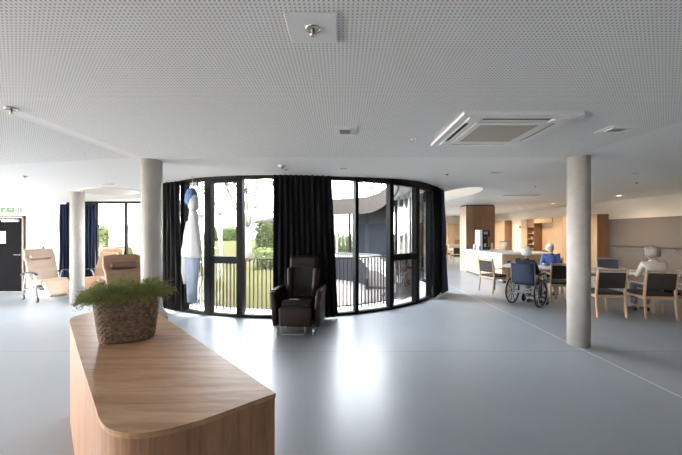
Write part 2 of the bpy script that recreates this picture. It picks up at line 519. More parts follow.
# back wall left of the court: door, window front from x=-7.6
wall('wall_back', 'white', [span(WX0, -9.81, WYB, WYB+.25, 0, 3.2), span(-9.81, -8.74, WYB, WYB+.25, 2.08, 3.2),
                            span(-8.74, -7.62, WYB, WYB+.25, 0, 3.2), span(-7.62, -5.15, WYB, WYB+.25, 2.5, 3.2)])
wall('wall_left', 'white', [span(WX0-.25, WX0, WY0, -2.6, 0, 3.2), span(WX0-.25, WX0, 6.6, WYB+.25, 0, 3.2),
                            span(WX0-.25, WX0, -2.6, 6.6, 2.5, 3.2), span(WX0-.25, WX0, -2.6, 6.6, 0, 0.25)])
wall('wall_front', 'white', [span(WX0, WX1+.25, WY0-.25, WY0, 0, 3.2)])
mb = MB()
mb.box((-9.82-0.7, WYB-.008, .05), (1.9, .014, .10)); mb.box((-8.14, WYB-.008, .05), (1.0, .014, .10))
struct(mb.build('baseboard_back', 'trimw'))

# window panels left and behind the camera
def flat_window(name, a, b, z0, z1, n, axis_y=0.0):
    """frame between plan points a and b with n equal lights"""
    a, b = V((*a, 0)), V((*b, 0)); L = (b-a).length; ang = math.atan2(b.y-a.y, b.x-a.x)
    root = bpy.data.objects.new(name, None); C.objects.link(root); root['kind'] = 'structure'
    root.location = (a+b)/2; root.rotation_euler = (0, 0, ang)
    mb = MB()
    for k in range(n+1): mb.box((-L/2+L*k/n, 0, (z0+z1)/2), (.055, .08, z1-z0), bevel=.004, seg=1)
    mb.box((0, 0, z0+.03), (L, .078, .06)); mb.box((0, 0, z1-.03), (L, .078, .06))
    mb.build('window_frame', 'frame', root)
    for k in range(n):
        m2 = MB(); m2.box((-L/2+L*(k+.5)/n, 0, (z0+z1)/2), (L/n-.05, .012, z1-z0-.11)); m2.build('pane', 'glass', root)
    return root
flat_window('window_20', (-7.62, WYB+.06), (-5.17, WYB+.06), 0.02, 2.5, 3)
flat_window('window_21', (-13.1, -2.6), (-13.1, 6.6), 0.25, 2.5, 7)
flat_window('window_23', (PX, NB+.05), (3.95, NB+.05), 0.02, 2.8, 6)

flat_window('window_24', (4.05, NB+.2), (4.05, WYF-.3), 0.02, 2.6, 6)  # unseen glazing, added to give the kitchen wing side light
# curved window bays
def arc_strip(mb, p0, p1, r0, r1, z0, z1, n=None):
    n = n or max(2, int(abs(p1-p0)/2.0)+1)
    rings = []
    for k in range(n+1):
        ph = p0+(p1-p0)*k/n
        rings.append([pc(ph, r0, z0), pc(ph, r1, z0), pc(ph, r1, z1), pc(ph, r0, z1)])
    mb.loft(rings)
    for f in mb.bm.faces: f.smooth = False
    return mb
def post(mb, ph, w, depth, z0, z1, r=PR):
    c = pc(ph, r); ang = rad(ph)
    mb.box((c.x, c.y, (z0+z1)/2), (depth, w, z1-z0), bevel=.004, seg=1, rot=(0, 0, ang))
bays = [198.8, 209, 219.5, 230, 240.9, 250.5, 260.3, 271, 281.6, 292.3, 304.2, 316.8, 327.5, 338.5,
        349.5, 360.5, 371.5, 382.5, 393.5, 404.5, 415.5, 426.5, 438, 450]
sash_bays = {5: 1, 10: 1}
for i in range(len(bays)-1):
    p0, p1 = bays[i], bays[i+1]
    root = bpy.data.objects.new('window_%d' % (i+1), None); C.objects.link(root); root['kind'] = 'structure'
    top = min(cz(*pc(p0).xy), cz(*pc(p1).xy)) + .02
    mb = MB()
    w = {4: .125, 5: .15, 6: .12, 10: .11, 11: .15, 12: .10, 13: .12}.get(i, .07)
    post(mb, p0, w, .13, 0, top)
    arc_strip(mb, p0, p1, PR-.05, PR+.05, 0, .055)
    arc_strip(mb, p0, p1, PR-.05, PR+.05, top-.06, top)
    mb.build('window_frame', 'frame', root)
    g = MB(); arc_strip(g, p0+.4, p1-.4, PR-.006, PR+.006, .055, top-.06); 
    for f in g.bm.faces: f.smooth = False
    g.build('pane', 'glass', root)
    if i in sash_bays:
        mb = MB()
        arc_strip(mb, p0+.5, p1-.5, PR-.045, PR+.065, 1.03, 1.13)
        arc_strip(mb, p0+.9, p1-.9, PR-.02, PR+.07, 1.13, 1.17)
        arc_strip(mb, p0+.9, p1-.9, PR-.02, PR+.07, top-.14, top-.06)
        mb.build('transom', 'frame', root)
        mb = MB()
        hp = p0+1.35
        post(mb, hp, .028, .02, 1.28, 1.48, PR+.085)
        post(mb, hp, .018, .05, 1.36, 1.40, PR+.06)
        mb.build('window_handle', 'frame', root)
# roof edge above the glass and the eaves over the deck (only where the building wraps the court)
def var_strip(mb, p0, p1, r0, r1, z0f, z1f, n=110):
    rings = []
    for k in range(n+1):
        ph = p0+(p1-p0)*k/n
        rings.append([pc(ph, r0, z0f(ph)), pc(ph, r1, z0f(ph)), pc(ph, r1, z1f(ph)), pc(ph, r0, z1f(ph))])
    mb.loft(rings)
    for f in mb.bm.faces: f.smooth = False
    return mb
mb = MB(); var_strip(mb, 198.8, 450, PR-.06, PR+.06, lambda p: 2.66, lambda p: 3.3-.33*smoothstep(375, 400, p))
struct(mb.build('trim_1', 'fascia'))
mb = MB(); var_strip(mb, 196, 451, 3.05, PR, lambda p: 2.98-.10*smoothstep(360, 390, p), lambda p: 3.02-.10*smoothstep(360, 390, p))
struct(mb.build('trim_2', 'soffit'))
mb = MB(); var_strip(mb, 196, 451, 3.0, 3.06, lambda p: 2.98-.62*smoothstep(350, 405, p), lambda p: 3.36-.36*smoothstep(365, 400, p))
struct(mb.build('trim_3', 'fascia'))
# solid slate panel in the far side of the court
mb = MB(); arc_strip(mb, 395, 424, PR-.12, PR-.07, -0.02, 2.70, 20)
struct(mb.build('wall_court', 'slate'))
# deck ring outside the glass
mb = MB(); arc_strip(mb, 196, 452, 3.35, PR-.04, -.14, -.015, 100)
struct(mb.build('trim_4', 'deck'))

# ------------------------------------------------------------------ columns
def column(x, y, r, label):
    mb = MB(); mb.lathe([(r, 0), (r, cz(x, y)+.03)], n=48)
    for f in mb.bm.faces: f.smooth = len(f.verts) == 4
    o = mb.build('column', 'concrete', loc=(x, y, 0))
    return tag(o, label, 'column')
column(3.45, 4.72, .143, 'round concrete column in front of the dining tables')
column(-2.87, 4.93, .144, 'round concrete column behind the planted basket')
column(-6.02, 7.42, .135, 'round concrete column by the beige recliner and blue curtain')

# ------------------------------------------------------------------ curtains
def curtain(name, label, path, z0, z1, mat, folds, amp=.05, gather=None, group=None, th=.012):
    """path(t, z)->Vector xy along the rail, folds ripple across it"""
    mb = MB(); n = folds*8; nz = 14
    grid = []
    for side in (0, 1):
        g = []
        for j in range(nz+1):
            z = z0+(z1-z0)*j/nz; row = []
            for k in range(n+1):
                t = k/n
                p, nrm = path(t, j/nz)
                a = amp*(0.75+0.25*math.sin(j*.7+k*.3))*(math.sin(2*PI*folds*t + .5*math.sin(j*.25+t*9)) + .25*math.sin(4*PI*folds*t+1+j*.2))
                row.append(mb.bm.verts.new((p.x+nrm.x*(a+side*th), p.y+nrm.y*(a+side*th), z)))
            g.append(row)
        grid.append(g)
    for g in grid:
        for j in range(nz):
            for k in range(n):
                f = mb.bm.faces.new((g[j][k], g[j][k+1], g[j+1][k+1], g[j+1][k])); f.smooth = True
    for j in (0, nz):
        for k in range(n):
            mb.bm.faces.new((grid[0][j][k], grid[0][j][k+1], grid[1][j][k+1], grid[1][j][k]))
    for k in (0, n):
        for j in range(nz):
            mb.bm.faces.new((grid[0][j][k], grid[0][j+1][k], grid[1][j+1][k], grid[1][j][k]))
    o = mb.build(name, mat)
    return tag(o, label, 'curtain', group)
def arcpath(p0b, p1b, p0t, p1t, r):
    def f(t, h):
        ph = (p0b+(p1b-p0b)*t)*(1-h)+(p0t+(p1t-p0t)*t)*h
        return pc(ph, r).xy, V((math.cos(rad(ph)), math.sin(rad(ph))))
    return f
def linepath(a, b):
    a, b = V(a), V(b); d = (b-a).normalized(); n = V((d.y, -d.x))
    return lambda t, h: (a+(b-a)*t, n)
curtain('curtain', 'wide black full-height curtain behind the dark brown recliner', arcpath(269.9, 286.2, 269.9, 284.6, PR+.18), .03, 2.70, 'curtain', 11, .04)
curtain('curtain', 'black curtain left of the hanging cloth figure', arcpath(229, 243, 230, 242, PR+.19), .06, 2.66, 'curtain', 7, .045)
curtain('curtain', 'black curtain at the far right end of the curved windows', arcpath(326.5, 341, 326.5, 340, PR+.13), .03, 2.78, 'curtain', 8, .035)
curtain('curtain', 'midnight blue gathered curtain flaring beside the black one', lambda t, h: (pc(334+t*7, PR+.20+(1-h)*.12*t).xy, V((1, 0))), .05, 2.76, 'deepblue', 4, .035)
curtain('curtain', 'dark blue curtain on the left of the nearest concrete column', linepath((-7.60, 8.80), (-7.10, 8.80)), .06, 2.40, 'bluecurt', 6, .05) ['label'] = 'dark blue curtain left of the column by the beige recliner'
curtain('curtain', 'dark blue curtain between that column and the bright window', linepath((-7.06, 8.80), (-6.66, 8.80)), .06, 2.42, 'bluecurt', 5, .05)['label'] = 'dark blue curtain right of the far left column, beside the bright window'

# ------------------------------------------------------------------ hanging cloth figure at the glass
fc = pc(248.1, PR+.26); fa = rad(248.1)
fig = thing('hanging_figure', 'tall slim cloth figure in white and pale blue hanging at the window', 'figure', (fc.x, fc.y, 0), fa+PI/2)
def blob(mb, prof, n=28, ripple=0.0, k=7):
    rings = []
    for (z, w, d, ox) in prof:
        rings.append([((1+ripple*math.sin(k*2*PI*q/n+z*3))*w*math.cos(2*PI*q/n)+ox, (1+ripple*math.sin(k*2*PI*q/n+z*3))*d*math.sin(2*PI*q/n), z) for q in range(n)])
    mb.loft(rings); return mb
blob(MB(), [(.28, .12, .05, .0), (.6, .13, .06, 0), (1.0, .17, .07, -.01), (1.22, .18, .08, -.01)], ripple=.05).build('trousers', 'figb', fig)
blob(MB(), [(1.14, .20, .09, -.01), (1.20, .24, .10, -.02), (1.32, .235, .10, -.02), (1.55, .17, .09, 0.01), (1.75, .125, .08, 0.02), (1.98, .085, .07, .03), (2.06, .07, .06, .02)], ripple=.06).build('jacket', 'figw', fig)
blob(MB(), [(2.05, .06, .06, .03), (2.10, .10, .08, .03), (2.22, .12, .09, .02), (2.33, .10, .08, .02), (2.38, .05, .05, .02)]).build('head', 'figw', fig)
blob(MB(), [(2.18, .10, .095, -.03), (2.24, .13, .10, -.03), (2.36, .12, .10, -.02), (2.46, .08, .07, -.02), (2.49, .02, .02, -.02)], ripple=.06).build('cap', 'figc', fig)
mb = MB(); blob(mb, [(.62, .02, .02, -.20), (.85, .07, .03, -.21), (1.2, .07, .035, -.20), (1.6, .05, .04, -.16), (1.85, .04, .04, -.10)]); mb.build('sleeve', 'figw', fig)
mb = MB(); mb.tube([(0, 0, 2.48), (0, 0, 2.72)], .004, 6); mb.build('cord', 'steel', fig)

# ------------------------------------------------------------------ railing on the deck, ramp in the court
root = thing('balustrade', 'curved brown steel balustrade of thin upright bars outside the glass', 'railing')
mb = MB(); arc_strip(mb, 200, 338, 3.60, 3.655, 1.075, 1.10, 70); mb.build('top_rail', 'rail', root)
mb = MB(); arc_strip(mb, 200, 338, 3.615, 3.64, .055, .08, 70); mb.build('bottom_rail', 'rail', root)
NBAR = 98
barm = None
for k in range(NBAR):
    ph = 200.5+137*k/(NBAR-1)
    if barm is None:
        mb = MB(); mb.box((0, 0, .54), (.040, .011, 1.085)); b_ = mb.build('bar', 'rail', root); barm = b_
    else:
        b_ = barm.copy(); C.objects.link(b_); b_.parent = root
    c = pc(ph, 3.6275, -.015); b_.location = c; b_.rotation_euler = (0, 0, rad(ph))
ramp = thing('ramp', 'pale curved ramp descending around the inside of the court', 'ramp')
def rampz(ph): return .84*min(1, max(0, (ph-322)/66))
RI, RO, P0, P1 = 2.1, 2.95, 322, 452
def slabz(p): return max(-.02, rampz(p)-.60)
mb = MB(); var_strip(mb, P0+30, P1, RI, RO, lambda p: slabz(p)-.12, slabz, 80); mb.build('ramp_slab', 'rampm', ramp)
mb = MB(); var_strip(mb, P0+26, P1, RI-.04, RI+.02, lambda p: -.14, lambda p: max(-.1, rampz(p)-.10), 80); mb.build('ramp_wall', 'slate', ramp)
mb = MB(); var_strip(mb, P0, P1, RO-.06, RO+.02, lambda p: rampz(p)-.06, lambda p: rampz(p)+.015, 90); mb.build('ramp_rail', 'rampm', ramp)
mb = MB(); mb.box((0, 0, .5), (.04, .014, 1.0)); bb = mb.build('baluster', 'soffit', ramp)
for k in range(78):
    ph = P0+6+(P1-P0-8)*k/77
    b_ = bb if k == 0 else bb.copy()
    if b_ is not bb: C.objects.link(b_); b_.parent = ramp
    b_.location = pc(ph, RO-.02, -.10); b_.rotation_euler = (0, 0, rad(ph)); b_.scale = (1, 1, max(.05, rampz(ph)+.06))
# paved ground of the court in front of the ramp
mb = MB(); mb.prism([tuple(pc(a, 3.34).xy) for a in range(283, 453, 5)] + [(PX, PY+1.0), (PX+.1, PY-1.2)], -.16, -.10); struct(mb.build('trim_5', 'rampm'))
# slim white posts along the far side of the court
pm = None; posts = []
for k, ph in enumerate((352, 359, 366, 373, 380, 388, 432, 437, 442, 447)):
    if pm is None:
        mb = MB(); mb.lathe([(.035, 0), (.035, 3.0)], n=14); pm = mb.build('roof_post', 'soffit')
        p_ = tag(pm, 'slim white post carrying the eaves of the court', 'post', 'posts under the court eaves')
    else:
        p_ = pm.copy(); C.objects.link(p_)
    p_.location = pc(ph, 3.50, -.015); posts.append(p_)
posts.sort(key=lambda o: o.location.x/o.location.y)
ORD = ['leftmost', 'second from the left', 'third from the left', 'fourth from the left', 'fifth from the left',
       'fifth from the right', 'fourth from the right', 'third from the right', 'second from the right', 'rightmost']
for o, w in zip(posts, ORD): o['label'] = 'slim white post under the court eaves, %s of the row' % w

# ------------------------------------------------------------------ garden
def gz(x, y): 
    return -.15 + 1.15*smoothstep(17, 27, y)*smoothstep(2, -4, x) + .35*smoothstep(27, 60, y)
mb = MB(); nx, ny = 60, 60
gv = [[mb.bm.verts.new((-70+140*i/nx, -25+150*j/ny, 0)) for i in range(nx+1)] for j in range(ny+1)]
for row in gv:
    for v in row: v.co.z = gz(v.co.x, v.co.y) - (0.0 if v.co.y > 9 else .1)
for j in range(ny):
    for i in range(nx):
        mb.bm.faces.new((gv[j][i], gv[j][i+1], gv[j+1][i+1], gv[j+1][i])).smooth = True
struct(mb.build('ground', 'lawn'))
def leafmass(name, label, cat, loc, size, mat, n, leaf=.09, seed=1, group=None, core=True):
    rnd = random.Random(seed); mb = MB()
    sx, sy, sz = size
    if core: mb.box((0, 0, sz/2-.04), (sx*.9, sy*.8, sz*.93), bevel=min(size)*.2, seg=3)
    for k in range(n):
        # points on the shell of a rounded block
        while True:
            p = V((rnd.uniform(-1, 1), rnd.uniform(-1, 1), rnd.uniform(-1, 1)))
            m = max(abs(p.x), abs(p.y), abs(p.z))
            if m > .1: break
        p = p/m*(.9+rnd.uniform(0, .16)); q = V((p.x*sx/2, p.y*sy/2, sz/2+p.z*sz/2))
        a = V((rnd.gauss(0, 1), rnd.gauss(0, 1), rnd.gauss(0, 1))).normalized(); b = a.orthogonal().normalized()
        l = leaf*rnd.uniform(.6, 1.3)
        mb.bm.faces.new([mb.bm.verts.new(q+a*l), mb.bm.verts.new(q+b*l*.5), mb.bm.verts.new(q-a*l), mb.bm.verts.new(q-b*l*.5)])
    o = mb.build(name, mat, loc=loc)
    return tag(o, label, cat, group)
leafmass('hedge', 'long low clipped hedge across the lawn, left of the tree trunk', 'hedge', (-13.2, 27.5, gz(-13, 27.5)), (9.4, 1.3, 1.1), 'hedge', 2600, .10, 1)
leafmass('hedge', 'tall dense hedge right of the tree trunk', 'hedge', (-4.4, 22.5, gz(-4.4, 22.5)-.1), (2.5, 1.8, 1.95), 'hedge', 2600, .10, 2)
leafmass('shrub', 'small rounded light green shrub before the tall hedge', 'shrub', (-3.4, 16.2, gz(-3.4, 16.2)), (1.5, 1.2, 1.0), 'shrub', 1400, .07, 3)
leafmass('shrub', 'light green shrub outside the left window', 'shrub', (-9.4, 14.6, -.15), (1.6, 1.3, 1.9), 'shrub', 1400, .08, 4)
leafmass('hedge', 'distant hedge beyond the left window', 'hedge', (-22, 26, -.2+.9), (16, 1.2, 1.5), 'shrub', 2400, .14, 5)
leafmass('hedge', 'green hedge seen through the far side of the court', 'hedge', (.6, 21.5, -.15), (5.8, 1.4, 1.7), 'shrub', 2200, .10, 6)

def tree(x, y, h, label, seed, spread=1.0, r0=.2, mat='bark', depth=5):
    rnd = random.Random(seed)
    root = thing('tree', label, 'tree', (x, y, gz(x, y)-.05))
    trunk = MB(); tw = MB(); th = h*.32
    trunk.tube([(0, 0, 0), (.05, 0, th*.4), (-.04, .03, th*.8), (0, 0, th)], [r0*1.25, r0, r0*.92, r0*.85], 12)
    def grow(p, d, l, r, lev):
        pts = [p]; q = p.copy(); dd = d.copy()
        for s_ in range(3):
            dd = (dd + V((rnd.gauss(0, .16), rnd.gauss(0, .16), rnd.gauss(0.03, .1)))).normalized()
            q = q+dd*l/3; pts.append(q.copy())
        tgt = trunk if lev < 2 else tw
        tgt.tube(pts, [r, r*.88, r*.76, r*.64], 8 if lev < 2 else (5 if lev < 3 else 4), cap=lev < 2)
        if lev >= depth: return
        for _ in range(3 if lev < 4 else 2):
            nd = (dd + V((rnd.gauss(0, .55), rnd.gauss(0, .55), rnd.gauss(.1, .38)))).normalized()
            grow(pts[rnd.choice((2, 3))], nd, l*rnd.uniform(.62, .85), r*.58, lev+1)
    for a in range(4):
        an = a*PI/2+rnd.uniform(-.4, .4)
        grow(V((0, 0, th*.96)), V((math.cos(an)*.6*spread, math.sin(an)*.6*spread, 1)).normalized(), h*.28, r0*.55, 0)
    trunk.build('trunk', mat, root); tw.build('twigs', 'twig', root)
    return root
tree(-5.45, 19.0, 6.5, 'pale barked bare tree beside the tall hedge', 11, 1.2, .19)
tree(-11.5, 31.0, 7.5, 'brown twiggy tree behind the low clipped hedge', 12, 1.3, .17)
tree(-17.5, 36.0, 7.5, 'bare tree furthest left behind the curved windows', 15, 1.2, .16)
tree(3.2, 27.0, 9.5, 'bare tree rising above the eaves of the court', 13, 1.0, .2)

# white house and roof beyond
root = thing('house', 'white house beyond the hedges with a grey sloping roof', 'house', (-14, 44, gz(-14, 44)))
mb = MB(); mb.box((0, 0, 1.9), (18, 6, 3.8)); mb.build('wall', 'render_w', root)
mb = MB(); mb.prism([(-9.3, 3.8), (9.3, 3.8), (8.6, 4.0), (-8.6, 4.0)], -3.3, 3.3, Matrix.Rotation(PI/2, 4, 'X')); mb.build('roof', 'soffit', root)
mb = MB(); mb.box((-4, -3.02, 2.3), (1.4, .06, 1.1)); mb.build('window', 'slate', root)
root = thing('outbuilding', 'low shed with a dark grey pitched roof behind the tall hedge', 'shed', (-6.2, 33, gz(-6.2, 33)))
mb = MB(); mb.box((0, 0, .8), (5, 3, 1.6)); mb.build('wall', 'render_w', root)
mb = MB(); mb.prism([(-2.8, 1.6), (2.8, 1.6), (2.8, 2.5), (1.2, 2.4)], -1.8, 1.8, Matrix.Rotation(PI/2, 4, 'X')); mb.build('roof', 'roofgrey', root)
root = thing('garden_fence', 'white garden fence outside the left window', 'fence', (-11, 17, -.15))
mb = MB(); mb.box((0, 0, 1.0), (9, .04, .05)); mb.box((0, 0, .25), (9, .04, .05)); mb.build('rail', 'soffit', root)
for k in range(46):
    if k == 0: mb = MB(); mb.box((0, -.03, .52), (.05, .02, 1.04)); s0 = mb.build('picket', 'soffit', root); s_ = s0
    else: s_ = s0.copy(); C.objects.link(s_); s_.parent = root
    s_.location = (-4.4+k*.195, 0, 0)

# ------------------------------------------------------------------ door and exit sign
dr = bpy.data.objects.new('door_1', None); C.objects.link(dr); dr['kind'] = 'structure'; dr.location = (-9.275, WYB, 0)
mb = MB()
mb.box((-.51, -.005, 1.04), (.05, .1, 2.08)); mb.box((.51, -.005, 1.04), (.05, .1, 2.08)); mb.box((0, -.005, 2.07), (1.07, .1, .05))
mb.build('door_frame', 'doorframe', dr)
mb = MB(); mb.box((0, 0.0, 1.025), (.965, .05, 2.03), bevel=.004); mb.build('door_leaf', 'door', dr)
mb = MB(); mb.tube([(.41, -.03, 1.02), (.41, -.075, 1.02), (.29, -.08, 1.02)], .010, 8); mb.lathe([(.025, 0), (.025, .008)], (.41, -.028, 1.02), 16, (PI/2, 0, 0)); mb.build('door_handle', 'steel', dr)
mb = MB(); mb.box((.18, -.05, 1.955), (.46, .05, .055), bevel=.006); mb.box((.06, -.055, 1.99), (.36, .02, .022)); mb.build('door_closer', 'trimw', dr)
mb = MB(); mb.box((-.10, -.030, 1.50), (.24, .004, .33)); o = mb.build('notice', 'trimw', dr)
ex = thing('exit_sign', 'green and white lit exit sign above the black door', 'sign', (-9.12, WYB-.002, 2.25))
mb = MB(); mb.box((0, -.02, 0), (.53, .036, .165), bevel=.004); mb.build('housing', 'trimw', ex)
mb = MB(); mb.box((-.075, -.041, 0), (.365, .005, .15)); mb.box((.238, -.041, 0), (.032, .005, .15)); mb.build('green_field', 'green', ex)
mb = MB(); mb.box((.165, -.041, 0), (.085, .005, .15)); mb.build('door_symbol', 'signw', ex)
mb = MB()   # running figure and arrow
mb.box((-.115, -.0445, .045), (.024, .003, .024), bevel=.005)
mb.box((-.128, -.0445, .012), (.022, .003, .05), rot=(0, .35, 0))
mb.box((-.105, -.0445, .018), (.045, .003, .010), rot=(0, -.3, 0)); mb.box((-.152, -.0445, .012), (.035, .003, .010), rot=(0, .5, 0))
mb.box((-.115, -.0445, -.024), (.045, .003, .012), rot=(0, .5, 0)); mb.box((-.098, -.0445, -.045), (.012, .003, .035))
mb.box((-.158, -.0445, -.028), (.05, .003, .012), rot=(0, -.5, 0)); mb.box((-.185, -.0445, -.042), (.03, .003, .010))
mb.box((.015, -.0445, .02), (.05, .003, .016))
mb.prism([(.04, .045), (.04, -.005), (.07, .02)], .043, .046, Matrix.Rotation(PI/2, 4, 'X'))
mb.build('pictogram', 'signw', ex)
o = MB().box((-8.33, WYB-.012, 1.62), (.045, .025, .085), bevel=.004).build('light_switch', 'ceramic'); tag(o, 'small beige wall button above the dark socket by the door', 'switch')
o = MB().box((-8.27, WYB-.015, 1.19), (.11, .03, .11), bevel=.006).build('wall_socket', 'plasticb'); tag(o, 'small dark socket on the white wall behind the beige recliner', 'socket')

# ------------------------------------------------------------------ the wooden island in front
top_pts = [(-.309, 1.544)]
def bez(a, b, c, d, n):
    out = []
    for k in range(1, n+1):
        t = k/n; out.append(tuple((1-t)**3*a[i]+3*(1-t)**2*t*b[i]+3*(1-t)*t*t*c[i]+t**3*d[i] for i in (0, 1)))
    return out
top_pts += bez((-.309, 1.544), (-.45, 1.43), (-.53, 1.34), (-.62, 1.29), 6)
top_pts += bez((-.62, 1.29), (-.78, 1.19), (-.90, 1.22), (-1.04, 1.385), 12)
top_pts += [(-1.6, 1.99), (-2.30, 2.755)]
top_pts += bez((-2.30, 2.755), (-2.47, 2.94), (-2.48, 3.03), (-2.36, 3.16), 8)
top_pts += bez((-2.36, 3.16), (-2.26, 3.26), (-2.2, 3.27), (-2.05, 3.29), 5)
top_pts += [(-1.93, 3.30)]
isl = thing('island_counter', 'oak island counter with rounded corners carrying the planted basket', 'counter', (-1.35, 2.3, 0))
loc_pts = [(x+1.35, y-2.3) for x, y in top_pts]
def shrink(pts, d):
    cx_ = sum(p[0] for p in pts)/len(pts); cy_ = sum(p[1] for p in pts)/len(pts); out = []
    n = len(pts)
    for i in range(n):
        a, p, b = V(pts[i-1]), V(pts[i]), V(pts[(i+1) % n])
        e1 = (p-a).normalized(); e2 = (b-p).normalized()
        n1 = V((e1.y, -e1.x)); n2 = V((e2.y, -e2.x)); m = (n1+n2).normalized()
        if m.dot(p-V((cx_, cy_))) > 0: m = -m
        out.append(tuple(p+m*d/max(.5, abs(m.dot(n1)))))
    return out
mb = MB(); mb.prism(loc_pts, .838, .86)
es = [e for e in mb.bm.edges if all(v.co.z > .859 for v in e.verts)]
bmesh.ops.bevel(mb.bm, geom=es, offset=.003, segments=2, profile=.5, affect='EDGES')
mb.build('worktop', 'itop', isl)
mb = MB(); mb.prism(shrink(loc_pts, .004), 0.0, .838); mb.build('body', 'iside', isl)

# ------------------------------------------------------------------ basket with plant
bx, by, bz_ = -1.545, 2.36, .86
bk = thing('planted_basket', 'square woven willow basket full of green herbs on the island counter', 'basket', (bx, by, bz_), rad(24))
def sup(a, w, d, e=3.4):
    c, s_ = math.cos(a), math.sin(a)
    return (math.copysign(abs(c)**(2/e), c)*w, math.copysign(abs(s_)**(2/e), s_)*d)
mb = MB(); H = .325; NZ = 76; NA = 240
rings = []
for j in range(NZ+1):
    t = j/NZ; z = .004+H*t; w = .160+.040*t**.8; d = .132+.038*t**.8
    ring = []
    for k in range(NA):
        a = 2*PI*k/NA; x, y = sup(a, w, d)
        row = math.floor(t*19); ph = PI*(row % 2)
        off = .0050*math.sin(a*24+ph)*abs(math.sin(PI*t*19)) + .0050*abs(math.sin(PI*t*19))
        nn = V((x, y)).normalized()
        zz = z + .018*t*math.cos(2*a) 
        ring.append((x+nn.x*off, y+nn.y*off, zz))
    rings.append(ring)
for j in range(8):
    t = 1-j/8*.25; w = (.160+.040*t**.8)-.012; d = (.132+.038*t**.8)-.012
    rings.append([(*sup(2*PI*k/NA, w, d), .004+H*t+.018*t*math.cos(4*PI*k/NA)) for k in range(NA)])
mb.loft(rings); mb.build('basket_body', 'wicker', bk)
mb = MB()
for ph in (0, PI):
    mb.tube([(*sup(2*PI*k/90, .198, .168), .004+H+.018*math.cos(4*PI*k/90)+.005*math.sin(k*PI/90*44+ph)) for k in range(90)], .0075, 6, closed=True)
mb.build('basket_rim', 'wicker', bk)
mb = MB()
for q in range(2): mb.tube([(*sup(2*PI*k/80, .162, .134), .012+.008*q) for k in range(80)], .006, 6, closed=True)
mb.build('base_ring', 'wicker', bk)
mb = MB(); mb.lathe([(.165, .24), (.160, .285), (.09, .302), (.001, .306)], n=32, sx=1.05, sy=.88); mb.build('soil', 'soil', bk)
# foliage: many arching sprigs with small leaves
rnd = random.Random(5); mb = MB(); ms = MB()
for k in range(420):
    a = rnd.uniform(0, 2*PI); rr = math.sqrt(rnd.random()); x, y = sup(a, .18*rr, .15*rr)
    base = V((x, y, .295))
    out = V((math.cos(a), math.sin(a), 0))*(.25+.9*rr)
    L = rnd.uniform(.075, .15); droop = rnd.uniform(.2, 1.3)*rr
    pts = []; p = base.copy(); d = (V((0, 0, 1.1))+out*rnd.uniform(.5, 1.2)+V((rnd.gauss(0, .25), rnd.gauss(0, .25), 0))).normalized()
    for s_ in range(8):
        pts.append(p.copy()); p = p+d*L/6; d = (d+V((0, 0, -.10-.22*droop))+V((rnd.gauss(0, .08), rnd.gauss(0, .08), 0))).normalized()
        if p.z < .02: break
    if len(pts) > 2: mb.tube(pts, [.0016]*len(pts), 4, cap=False)
    for p in pts[1:]:
        for _ in range(9):
            q = p+V((rnd.gauss(0, .008), rnd.gauss(0, .008), rnd.gauss(0, .008)))
            u = V((rnd.gauss(0, 1), rnd.gauss(0, 1), rnd.gauss(.4, .8))).normalized(); w = u.orthogonal().normalized()
            l = rnd.uniform(.006, .013)
            mb.bm.faces.new([mb.bm.verts.new(q), mb.bm.verts.new(q+u*l*.5+w*l*.28), mb.bm.verts.new(q+u*l), mb.bm.verts.new(q+u*l*.5-w*l*.28)])
mb.build('foliage', 'herb', bk)
for k in range(150):
    a = rnd.uniform(0, 2*PI); rr = rnd.uniform(.6, 1); x, y = sup(a, .18*rr, .15*rr)
    out = V((math.cos(a), math.sin(a), 0)); p = V((x, y, .30)); d = (out*rnd.uniform(.3, 1.1)+V((0, 0, 1))).normalized(); L = rnd.uniform(.10, .19); pts = []
    for s_ in range(7):
        pts.append(p.copy()); p = p+d*L/6; d = (d+V((0, 0, -.13))+out*.05).normalized()
    ms.tube(pts, [.0011, .001, .001, .0009, .0008, .0006, .0004], 4, cap=False)
ms.build('grass_stalks', 'straw', bk)

# ------------------------------------------------------------------ ceiling fittings
def sprinkler(x, y, label, s=1.0, plate=None, group=None):
    z = cz(x, y)
    t = thing('sprinkler', label, 'sprinkler', (x, y, z), 0, group)
    if plate:
        MB().box((plate[0], plate[1], -.004), (plate[2], plate[3], .008), bevel=.002).build('cover_plate', 'plate', t)
    MB().lathe([(.040*s, 0), (.042*s, -.010*s), (.034*s, -.014*s), (.030*s, -.004*s)], n=28).build('escutcheon', 'chrome', t)
    MB().lathe([(.010*s, 0), (.010*s, -.018*s), (.007*s, -.020*s), (.0045*s, -.030*s), (.0045*s, -.036*s)], n=14).build('nozzle', 'brass', t)
    m_ = MB()
    for sg in (-1, 1): m_.tube([(sg*.010*s, 0, -.012*s), (sg*.013*s, 0, -.028*s), (0, 0, -.040*s)], .002*s, 6)
    m_.lathe([(.014*s, -.042*s), (.015*s, -.044*s), (.003*s, -.045*s)], n=20)
    m_.build('deflector', 'chrome', t)
    return t
sprinkler(-.150, 1.74, 'large chrome sprinkler on a square plate at the top of the picture', 1.0, (-.003, 0, .262, .250))
sprinkler(-2.90, 2.86, 'chrome sprinkler in the smooth ceiling strip at far left', 1.15)
sprinkler(.85, 3.80, 'chrome sprinkler left of the square air conditioning unit', .9)
sprinkler(-.96, 5.60, 'small sprinkler just below the smoke detector', .9)
sprinkler(2.12, 6.50, 'small sprinkler above the right end of the curved windows', .9)
sprinkler(4.97, 8.30, 'small sprinkler just left of the column with the tables behind', .9)
sprinkler(7.0, 7.7, 'small sprinkler high at the far right over the tables', .9)
